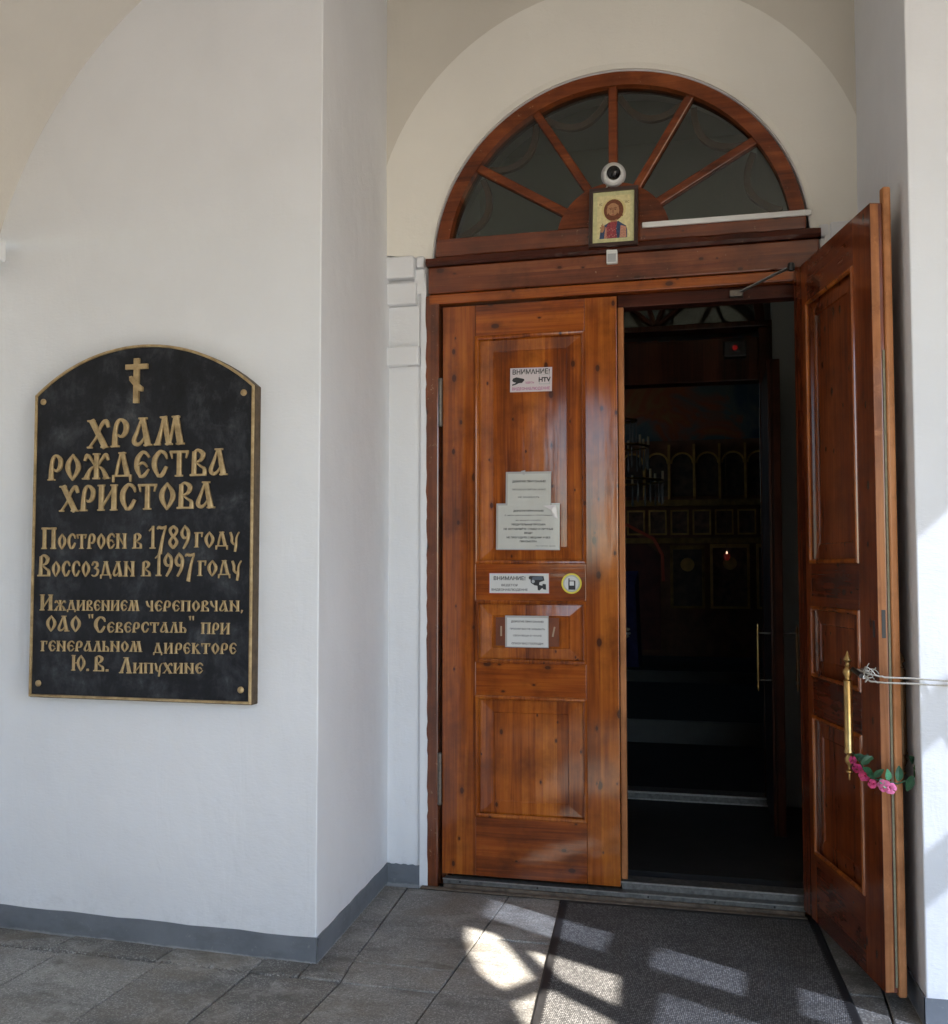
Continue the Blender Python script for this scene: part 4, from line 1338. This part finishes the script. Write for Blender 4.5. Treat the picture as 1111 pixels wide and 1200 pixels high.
# toothed rubber border along each side
for side in (0, 1):
    eb = MB()
    n_ = 150
    ys_ = [-.085 - (3.2 - .085) * i / n_ for i in range(n_ + 1)]
    for i in range(n_):
        y0, y1 = ys_[i], ys_[i + 1]
        ym = (y0 + y1) / 2
        if side == 0: f0, f1, s_ = ML(y0), ML(y1), 1
        else: f0, f1, s_ = MRr(y0), MRr(y1), -1
        fm = (f0 + f1) / 2
        z1_ = zt + .0012
        eb.add([(f0, y0, FZ + .0035), (f1, y1, FZ + .0035), (f1 + s_ * .008, y1, z1_), (f1 + s_ * .030, y1, z1_), (fm + s_ * .043, ym, z1_), (f0 + s_ * .030, y0, z1_), (f0 + s_ * .008, y0, z1_)],
               [(0, 1, 2, 6), (6, 2, 3, 5), (5, 3, 4)])
    eb.build('rubber_edge', RUBBER, mt)

MB().prism_z(list(reversed([(ML(-.085), -.070), (ML(-.085), -.098), (MRr(-.03), -.088), (MRr(-.03), -.060)])), FZ + .003, zt + .0005).build('rubber_edge', RUBBER, mt)

# ------------------------------------------------------------------ cord that ties the leaf back, garland
leafM = Matrix.Translation(LR.location) @ Matrix.Rotation(ang, 4, 'Z')
LP = lambda x, y, z: leafM @ Vector((x, y, z))
rope = empty('tie_cord', (0, 0, 0), 0, 'pale doubled cord tying the open door leaf back toward the right wall', 'cord')
hk = Vector((2.46, -1.23, 1.10))
for k, (dz, dy) in enumerate(((.012, 0.0), (-.008, -.006))):
    a = LP(.80, -.045, 1.108 + dz * .6)
    b = LP(.885, -.030, 1.092 + dz * 1.2)
    c = LP(.935, .0, 1.090 + dz)
    pts = [a, b, c, hk + Vector((0, dy, dz * .3))]
    fine = []
    for i in range(len(pts) - 1):
        for j in range(6): fine.append(pts[i].lerp(pts[i + 1], j / 6) + Vector((0, 0, .0012 * math.sin(i * 9 + j * 2.3 + k))))
    fine.append(pts[-1])
    MB().tube([tuple(p) for p in fine], .0032, 6).build('strand', STRING, rope, smooth=True)
for k in range(6):
    a = LP(.845 + .006 * k, -.040 + .01 * math.sin(k * 2), 1.112 + .02 * math.sin(k * 1.7))
    lp = []
    for j in range(13):
        th_ = j / 12 * 2 * math.pi
        lp.append(tuple(a + Vector((.010 * math.cos(th_) + .022 * (j / 12), .012 * math.sin(th_ + k) - .01 * j / 12, .011 * math.sin(th_ + k * .8) - .012 * j / 12))))
    MB().tube(lp, .0018, 5).build('knot_loop', STRING, rope, smooth=True)
MB().tube([tuple(LP(.785 + .02 * j, -.055, 1.115 - .004 * j)) for j in range(5)], .009, 8).build('black_sleeve', BLACK, rope, smooth=True)
MB().lathe([(.016, .012), (.016, .004), (.006, .003), (.005, -.16), (.009, -.165)], (hk.x, -D, hk.z), 10, 'y').build('wall_hook', STEEL, rope)

gar = empty('rose_garland', (0, 0, 0), 0, 'artificial garland of pink roses and green leaves hung round the edge of the open door', 'garland')


def gp(t):
    """path: from the inner handle, drooping round the leaf edge, to the outer handle"""
    P = [LP(.785, -.060, .815), LP(.87, -.055, .775), LP(.925, -.030, .745), LP(.945, .035, .735), LP(.93, .10, .755), LP(.86, .13, .80)]
    f = t * (len(P) - 1); i = min(int(f), len(P) - 2); return P[i].lerp(P[i + 1], f - i)


MB().tube([tuple(gp(i / 20)) for i in range(21)], .003, 6).build('wire_stem', GREEN, gar)


def rose(c, r, mat, seed):
    rnd = random.Random(seed)
    mb = MB()
    ax = Vector((rnd.uniform(-.5, .3), -1, rnd.uniform(-.5, .4))).normalized()
    q = ax.to_track_quat('Z', 'Y')
    for ring, (cnt, rad, lift, op) in enumerate(((3, .30, .75, .25), (5, .62, .45, .6), (6, .95, .1, .95))):
        for k in range(cnt):
            a0_ = 2 * math.pi * (k + .5 * ring) / cnt + rnd.uniform(-.2, .2)
            wv = 2 * math.pi / cnt * .75
            vs = []
            for i in range(3):
                for j in range(5):
                    aj = a0_ + (j / 4 - .5) * wv * (1 + .2 * i)
                    rr = rad * (.35 + .33 * i) * (1 - .06 * abs(j - 2)) * r
                    h = (lift + .25 * i - op * .35 * i) * r + rnd.uniform(-.04, .04) * r
                    vs.append(q @ Vector((rr * math.cos(aj), rr * math.sin(aj), h)) + c)
            mb.add(vs, [(i * 5 + j, i * 5 + j + 1, (i + 1) * 5 + j + 1, (i + 1) * 5 + j) for i in range(2) for j in range(4)])
    mb.build('rose', mat, gar, smooth=True)


def gleaf(c, d, up, ln, wd, mat):
    d = d.normalized(); s_ = d.cross(up).normalized(); nn = s_.cross(d)
    vs = []; fs = []
    rows = 6
    for i in range(rows + 1):
        t = i / rows
        w = wd * math.sin(math.pi * min(1, t * .92 + .04)) ** .8 * (1 - .25 * t)
        p = c + d * ln * t - nn * ln * .25 * t * t
        for u in (-1, 0, 1): vs.append(p + s_ * w * u + nn * abs(u) * w * .35)
    for i in range(rows):
        for k in range(2): fs.append((i * 3 + k, i * 3 + k + 1, (i + 1) * 3 + k + 1, (i + 1) * 3 + k))
    MB().add(vs, fs).build('leaf', mat, gar, smooth=True)


for i, (t, r_, m_) in enumerate(((.05, .020, PINK), (.14, .026, PINK), (.26, .028, PINK), (.38, .022, PINK), (.50, .034, PINK_L), (.56, .028, PINK_L))):
    p = gp(t) + Vector((-.012, -.016, -.012 - .004 * (i % 2)))
    rose(p, r_ * .78, m_, i + 3)
rl = random.Random(5)
for i, (t, ln) in enumerate(((.06, .05), (.12, .06), (.18, .055), (.24, .06), (.32, .055), (.38, .05), (.44, .045), (.52, .05), (.62, .06), (.78, .065), (.88, .06), (.95, .06))):
    p = gp(t) + Vector((-.004, -.008, .008))
    d_ = Vector((rl.uniform(-.3, .9), rl.uniform(-.7, .0), rl.uniform(.1, .9) if i % 3 else rl.uniform(-.6, 0)))
    gleaf(p, d_, Vector((rl.uniform(-.2, .2), -1, .35)), ln * .85, ln * .26, GREEN_L if i in (6, 7) else GREEN)
gleaf(LP(.90, .125, .80), Vector((1, -.2, .1)), Vector((0, -1, .3)), .06, .026, GREEN)
gleaf(LP(.86, .14, .79), Vector((1, -.3, -.2)), Vector((0, -1, .3)), .06, .024, GREEN)

# ------------------------------------------------------------------ vestibule and nave, dark
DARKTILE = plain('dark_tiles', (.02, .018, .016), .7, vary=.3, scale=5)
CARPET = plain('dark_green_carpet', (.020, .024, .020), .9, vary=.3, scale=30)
IY = 1.92
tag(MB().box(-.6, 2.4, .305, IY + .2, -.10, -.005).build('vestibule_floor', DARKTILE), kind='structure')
vw = MB()
vw.box(-.45, -.30, .341, IY, -.01, 4.5)
vw.box(1.93, 2.08, .341, IY, -.01, 4.5)
o = vw.build('wall', plaster('vestibule_plaster', (.72, .73, .71))); tag(o, 'grey white side walls of the dark vestibule behind the door', 'wall')
tag(MB().box(-.6, 2.4, .341, IY + .3, 4.3, 4.42).build('vestibule_ceiling', PLASTER_IN), kind='structure')
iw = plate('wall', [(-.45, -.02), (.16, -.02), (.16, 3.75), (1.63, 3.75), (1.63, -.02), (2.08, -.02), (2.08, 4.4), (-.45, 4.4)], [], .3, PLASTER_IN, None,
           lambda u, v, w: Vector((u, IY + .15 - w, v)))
tag(iw, 'dim white wall between vestibule and nave around the inner doorway', 'wall')
idf = empty('inner_door_frame', (0, 0, 0), 0, 'dark wooden inner door frame with transom seen through the open doorway', 'door frame')
MB().box(1.545, 1.628, IY - .03, IY + .12, .03, 3.02).build('jamb', W_INNER, idf, bevel=.006)
MB().box(.162, .24, IY - .03, IY + .12, .03, 3.02).build('jamb', W_INNER, idf, bevel=.006)
MB().box(.241, 1.544, IY - .03, IY + .12, 2.68, 2.96).build('transom', W_INNER, idf, bevel=.006)
MB().box(.162, 1.628, IY - .055, IY + .12, 3.022, 3.06).build('transom_cap', W_INNER, idf, bevel=.006)
MB().box(.162, 1.628, IY - .04, IY + .12, -.003, .05).build('threshold', ALU_D, idf, bevel=.003)
MB().box(.162, 1.628, IY - .048, IY - .0405, .040, .052).build('threshold_edge', ALU, idf)
MB().box(.162, 1.628, IY - .046, IY - .0405, -.002, .006).build('threshold_edge', ALU, idf)
for k, (x, w) in enumerate(((1.545, .01), )):
    MB().box(x - .003, x, IY - .036, IY - .032, 1.9, 2.5).build('metal_strip', ALU_D, idf)
MB().sweep([(x, IY, z) for x, z in arc(.895, 3.06, .66, 180, 0, 30)], [(-.03, -.03), (.03, -.03), (.03, .03), (-.03, .03)], up=Vector((0, 1, 0))).build('arch_bar', W_INNER, idf)
for a in (40, 70, 110, 140):
    p = (.895 + .66 * math.cos(R(a)), 3.06 + .66 * math.sin(R(a)))
    MB().tube([(.895, IY, 3.06), (p[0], IY, p[1])], .018, 6, up=Vector((0, 1, 0))).build('arch_bar', W_INNER, idf)
MB().prism_y([(x, z) for x, z in arc(.895, 3.062, .64, 180, 0, 24)], IY + .03, IY + .034).build('pane', GLASS_IN, idf)
# inner door leaf standing open, edge on
il = empty('inner_door', (1.61, IY - .05, 0), 0, 'dark inner door leaf standing open, seen nearly edge on, with a long brass handle', 'door')
il.rotation_euler = (0, 0, R(3))
MB().box(-.058, -.008, -.86, -.02, .03, 2.64).build('stile', W_INNER, il, bevel=.004)
MB().box(-.075, -.0585, -.86, -.82, .03, 2.64).build('edge_bead', W_INNER, il, bevel=.004)
hh_ = MB().lathe([(.003, 0), (.009, .03), (.004, .05), (.008, .06), (.008, .30), (.004, .31), (.009, .33), (.003, .37)], (-.14, -.76, .80), 10).build('pull_handle', BRASS, il, smooth=True)
for z in (.86, 1.12):
    MB().lathe([(.005, 0), (.005, .08)], (-.14, -.76, z), 8, 'x').build('handle_bracket', ALU_D, hh_)
hh2 = MB().lathe([(.003, 0), (.009, .03), (.004, .05), (.008, .06), (.008, .30), (.004, .31), (.009, .33), (.003, .37)], (.07, -.76, .80), 10).build('pull_handle', BRASS_D, il, smooth=True)
MB().lathe([(.005, 0), (.005, -.075)], (.07, -.76, 1.12), 8, 'x').build('handle_bracket', ALU_D, hh2)
# red indicator on a small box above the inner doorway
ex = empty('alarm_box', (1.40, IY - .09, 2.87), 0, 'small alarm box with a red light above the inner doorway', 'alarm')
MB().box(-.07, .07, -.03, .05, -.05, .05).build('housing', BLACK, ex, bevel=.006)
MB().lathe([(.016, 0), (.016, -.006)], (.0, -.031, .005), 10, 'y').build('red_light', emit('red_light', (.9, .02, .02), .02), ex)

# nave box
tag(MB().box(-5, 6, IY + .31, 10.5, -.12, -.008).build('nave_floor', DARKTILE), kind='structure')
st = MB().box(-5, 6, 4.12, 10.5, -.007, .185).build('step', plain('stone_riser', (.10, .105, .10), .6, vary=.15, scale=6)); tag(st, 'broad pale stone step across the dark nave', 'step')
MB().box(-5, 6, 4.16, 10.5, .1855, .19).build('carpet', CARPET, st)
st2 = MB().box(-5, 6, 7.05, 10.5, .1905, .315).build('step', bpy.data.materials['stone_riser']); tag(st2, 'second pale step in front of the gilded icon screen', 'step')
MB().box(-5, 6, 7.1, 10.5, .3155, .32).build('carpet', CARPET, st2)
nw = MB()
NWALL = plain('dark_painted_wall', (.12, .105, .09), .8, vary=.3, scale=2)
nw.box(-5.1, -5, IY + .3, 6.4, -.1, 7.0); nw.box(-5.1, -5, 7.6, 10.6, -.1, 7.0); nw.box(-5.1, -5, 6.4, 7.6, -.1, 2.6); nw.box(-5.1, -5, 6.4, 7.6, 4.6, 7.0); nw.box(6, 6.1, IY + .3, 10.6, -.1, 7.0); nw.box(-5.1, 6.1, 10.5, 10.6, -.1, 7.0)  # unseen gap added in the left wall so sky light brightens the nave
nw.box(-5.1, 6.1, IY + .3, 10.6, 7.0, 7.1)
nw.box(-5.1, -.46, IY + .15, IY + .3, -.1, 7); nw.box(2.09, 6.1, IY + .15, IY + .3, -.1, 7); nw.box(-.46, 2.09, IY + .15, IY + .3, 4.41, 7)
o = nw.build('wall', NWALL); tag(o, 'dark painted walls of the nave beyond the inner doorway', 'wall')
# wall painting above the screen
mp = NT('wall_painting')
co = mp.coord()
c = mp.ramp(mp.noise(co, 1.1, 4, .6, 1.0), [(.35, (.04, .08, .12)), (.5, (.11, .135, .14)), (.60, (.30, .09, .04)), (.72, (.26, .17, .07))])
mp.col(c); mp.rough(.9)
tag(MB().box(-2.2, 3.2, 9.9, 9.95, 3.2, 4.7).build('wall_painting', mp.m), 'dim blue and orange wall painting above the icon screen', 'painting')
# iconostasis
GILT = plain('gilt', (.48, .28, .07), .6, .1, vary=.25, scale=12)
GILT_D = plain('dull_gilt', (.26, .15, .04), .6, .3, vary=.35, scale=12)
SCRN = plain('screen_wood', (.16, .065, .03), .6, vary=.3, scale=6)
IC1 = plain('icon_dark', (.05, .028, .018), .5, vary=.8, scale=9)
IC2 = plain('icon_brown', (.12, .055, .03), .5, vary=.8, scale=9)
ikn = empty('icon_screen', (0, 9, .32), 0, 'tall gilded icon screen with rows of framed icons in the dark nave', 'icon screen')
ikn.location = (0, 0, 0)
MB().box(-2.2, 3.2, 9.02, 9.12, .322, 3.16).build('screen_panel', SCRN, ikn)
MB().box(-2.2, 3.2, 8.95, 9.019, 2.29, 2.37).build('cornice', GILT_D, ikn); MB().box(-2.2, 3.2, 8.97, 9.019, 1.80, 1.87).build('cornice', GILT_D, ikn)
for k in range(9):
    x = .47 + .325 * (k - 3)
    if abs(x) > 3: continue
    f_ = MB(); f_.box(x - .03, x, 8.95, 9.019, 2.38, 3.1)
    f_.build('column', GILT, ikn)
    pts = [(x + .02, 2.42), (x + .29, 2.42), (x + .29, 2.85)] + arc(x + .155, 2.85, .135, 0, 180, 10) + [(x + .02, 2.85)]
    MB().prism_y(pts, 8.99, 9.018).build('icon_panel', IC1, ikn)
    MB().sweep([(px, 8.98, pz) for px, pz in arc(x + .155, 2.85, .14, 0, 180, 10)], [(-.012, -.012), (.012, -.012), (.012, .012), (-.012, .012)], up=Vector((0, 1, 0))).build('icon_arch', GILT, ikn)
for k in range(10):
    x = .585 + .285 * (k - 4)
    a = MB(); x0, x1, z0, z1 = x - .118, x + .118, 1.91, 2.24
    for b in ((x0, x1, z0, z0 + .022), (x0, x1, z1 - .022, z1), (x0, x0 + .022, z0 + .022, z1 - .022), (x1 - .022, x1, z0 + .022, z1 - .022)):
        a.box(b[0], b[1], 8.98, 9.018, b[2], b[3])
    a.build('icon_frame', GILT, ikn)
    MB().box(x0 + .023, x1 - .023, 9.0, 9.018, z0 + .023, z1 - .023).build('icon_panel', IC2, ikn)
for (x0, x1, z0, z1, m1, m2) in ((.97, 1.47, .95, 1.79, GILT, IC2), (.46, .90, .95, 1.77, GILT_D, IC1), (1.55, 2.1, .95, 1.79, GILT, IC2), (-1.6, -1.0, .95, 1.79, GILT, IC2)):
    a = MB()
    for b in ((x0, x1, z0, z0 + .03), (x0, x1, z1 - .05, z1), (x0, x0 + .035, z0 + .03, z1 - .05), (x1 - .035, x1, z0 + .03, z1 - .05)):
        a.box(b[0], b[1], 8.97, 9.018, b[2], b[3])
    a.build('icon_frame', m1, ikn)
    MB().box(x0 + .036, x1 - .036, 9.0, 9.018, z0 + .031, z1 - .051).build('icon_panel', m2, ikn)
    MB().lathe([(.09, 0), (.09, -.01)], ((x0 + x1) / 2, 8.998, z1 - .25), 16, 'y').build('halo', GILT, ikn)
# royal doors arch
MB().sweep([(x, 8.96, z) for x, z in [(-.62, 1.3)] + [(-.60, 1.62), (-.45, 1.86), (-.22, 1.98), (-.10, 2.05), (.02, 1.98), (.25, 1.86), (.36, 1.65), (.37, 1.3)]], [(-.02, -.02), (.02, -.02), (.02, .02), (-.02, .02)], up=Vector((0, 1, 0))).build('gate_arch', plain('red_gilt', (.45, .08, .04), .5, .3), ikn)
MB().prism_y([(-.58, .4), (.33, .4), (.33, 1.65), (-.1, 2.0), (-.56, 1.65)], 9.0, 9.018).build('gate_panel', plain('deep_red', (.10, .02, .015), .6, vary=.4, scale=6), ikn)
# little oil lamp
lm = empty('oil_lamp', (1.19, 8.7, 1.62), 0, 'tiny red oil lamp glowing before the icon screen', 'lamp')
MB().lathe([(.01, -.05), (.035, -.03), (.04, .03), (.03, .035)], seg=10).build('glass_cup', emit('ruby_glass', (.6, .05, .03), .01), lm)
MB().lathe([(.004, .03), (.012, .045), (.002, .075)], seg=8).build('flame', emit('flame', (1, .6, .4), .3), lm)
MB().tube([(0, 0, .06), (0, 0, 1.6)], .004, 5, up=Vector((0, 1, 0))).build('chain', BRASS_D, lm)
# chandelier
chd = empty('chandelier', (.22, 5.6, 2.35), 0, 'dark crystal chandelier hanging in the nave', 'chandelier')
for rr_, zz in ((.42, 0), (.28, .35), (.16, .62)):
    MB().tube([(rr_ * math.cos(R(a)), rr_ * math.sin(R(a)), zz) for a in range(0, 360, 15)], .012, 6, closed=True).build('ring', BRASS, chd)
    for a in range(0, 360, 20 if rr_ > .2 else 45):
        x, y = rr_ * math.cos(R(a)), rr_ * math.sin(R(a))
        MB().lathe([(.002, -.22), (.012, -.19), (.006, -.02), (.002, 0)], (x, y, zz - .015), 6).build('crystal_drop', plain('crystal', (.5, .5, .5), .1, .6) if 'crystal' not in bpy.data.materials else bpy.data.materials['crystal'], chd)
        if rr_ > .2 and a % 40 == 0:
            MB().lathe([(.012, .012), (.011, .10)], (x, y, zz), 8).build('candle', plain('wax', (.6, .5, .3), .6) if 'wax' not in bpy.data.materials else bpy.data.materials['wax'], chd)
MB().tube([(0, 0, -.2), (0, 0, 4.6)], .012, 6, up=Vector((0, 1, 0))).build('stem', BRASS, chd)
# lectern with a blue cloth and white flowers
lc = empty('lectern', (-.02, 7.6, .32), 0, 'lectern under a dark blue cloth in the nave', 'lectern')
MB().add([(-.22, -.2, .0), (.22, -.2, 0), (.22, .2, 0), (-.22, .2, 0), (-.18, -.18, .95), (.18, -.18, .95), (.18, .2, 1.12), (-.18, .2, 1.12)], [(0, 3, 2, 1), (4, 5, 6, 7), (0, 1, 5, 4), (1, 2, 6, 5), (2, 3, 7, 6), (3, 0, 4, 7)]).build('cloth', plain('blue_cloth', (.035, .035, .13), .8, vary=.3, scale=9), lc)
fvs = empty('flower_vase', (.02, 7.2, .32), 0, 'white flowers in a glass vase standing before the lectern', 'flowers')
MB().lathe([(.05, 0), (.04, .1), (.06, .2)], seg=12).build('vase', GLASS_CLEAR, fvs)
rf = random.Random(3)
for k in range(12):
    c_ = Vector((rf.uniform(-.12, .12), rf.uniform(-.1, .1), .30 + rf.uniform(0, .16)))
    MB().lathe([(.005, -.02), (.035, -.005), (.03, .015), (.005, .02)], c_, 8).build('blossom', plain('white_petal', (.7, .7, .68), .6) if 'white_petal' not in bpy.data.materials else bpy.data.materials['white_petal'], fvs)
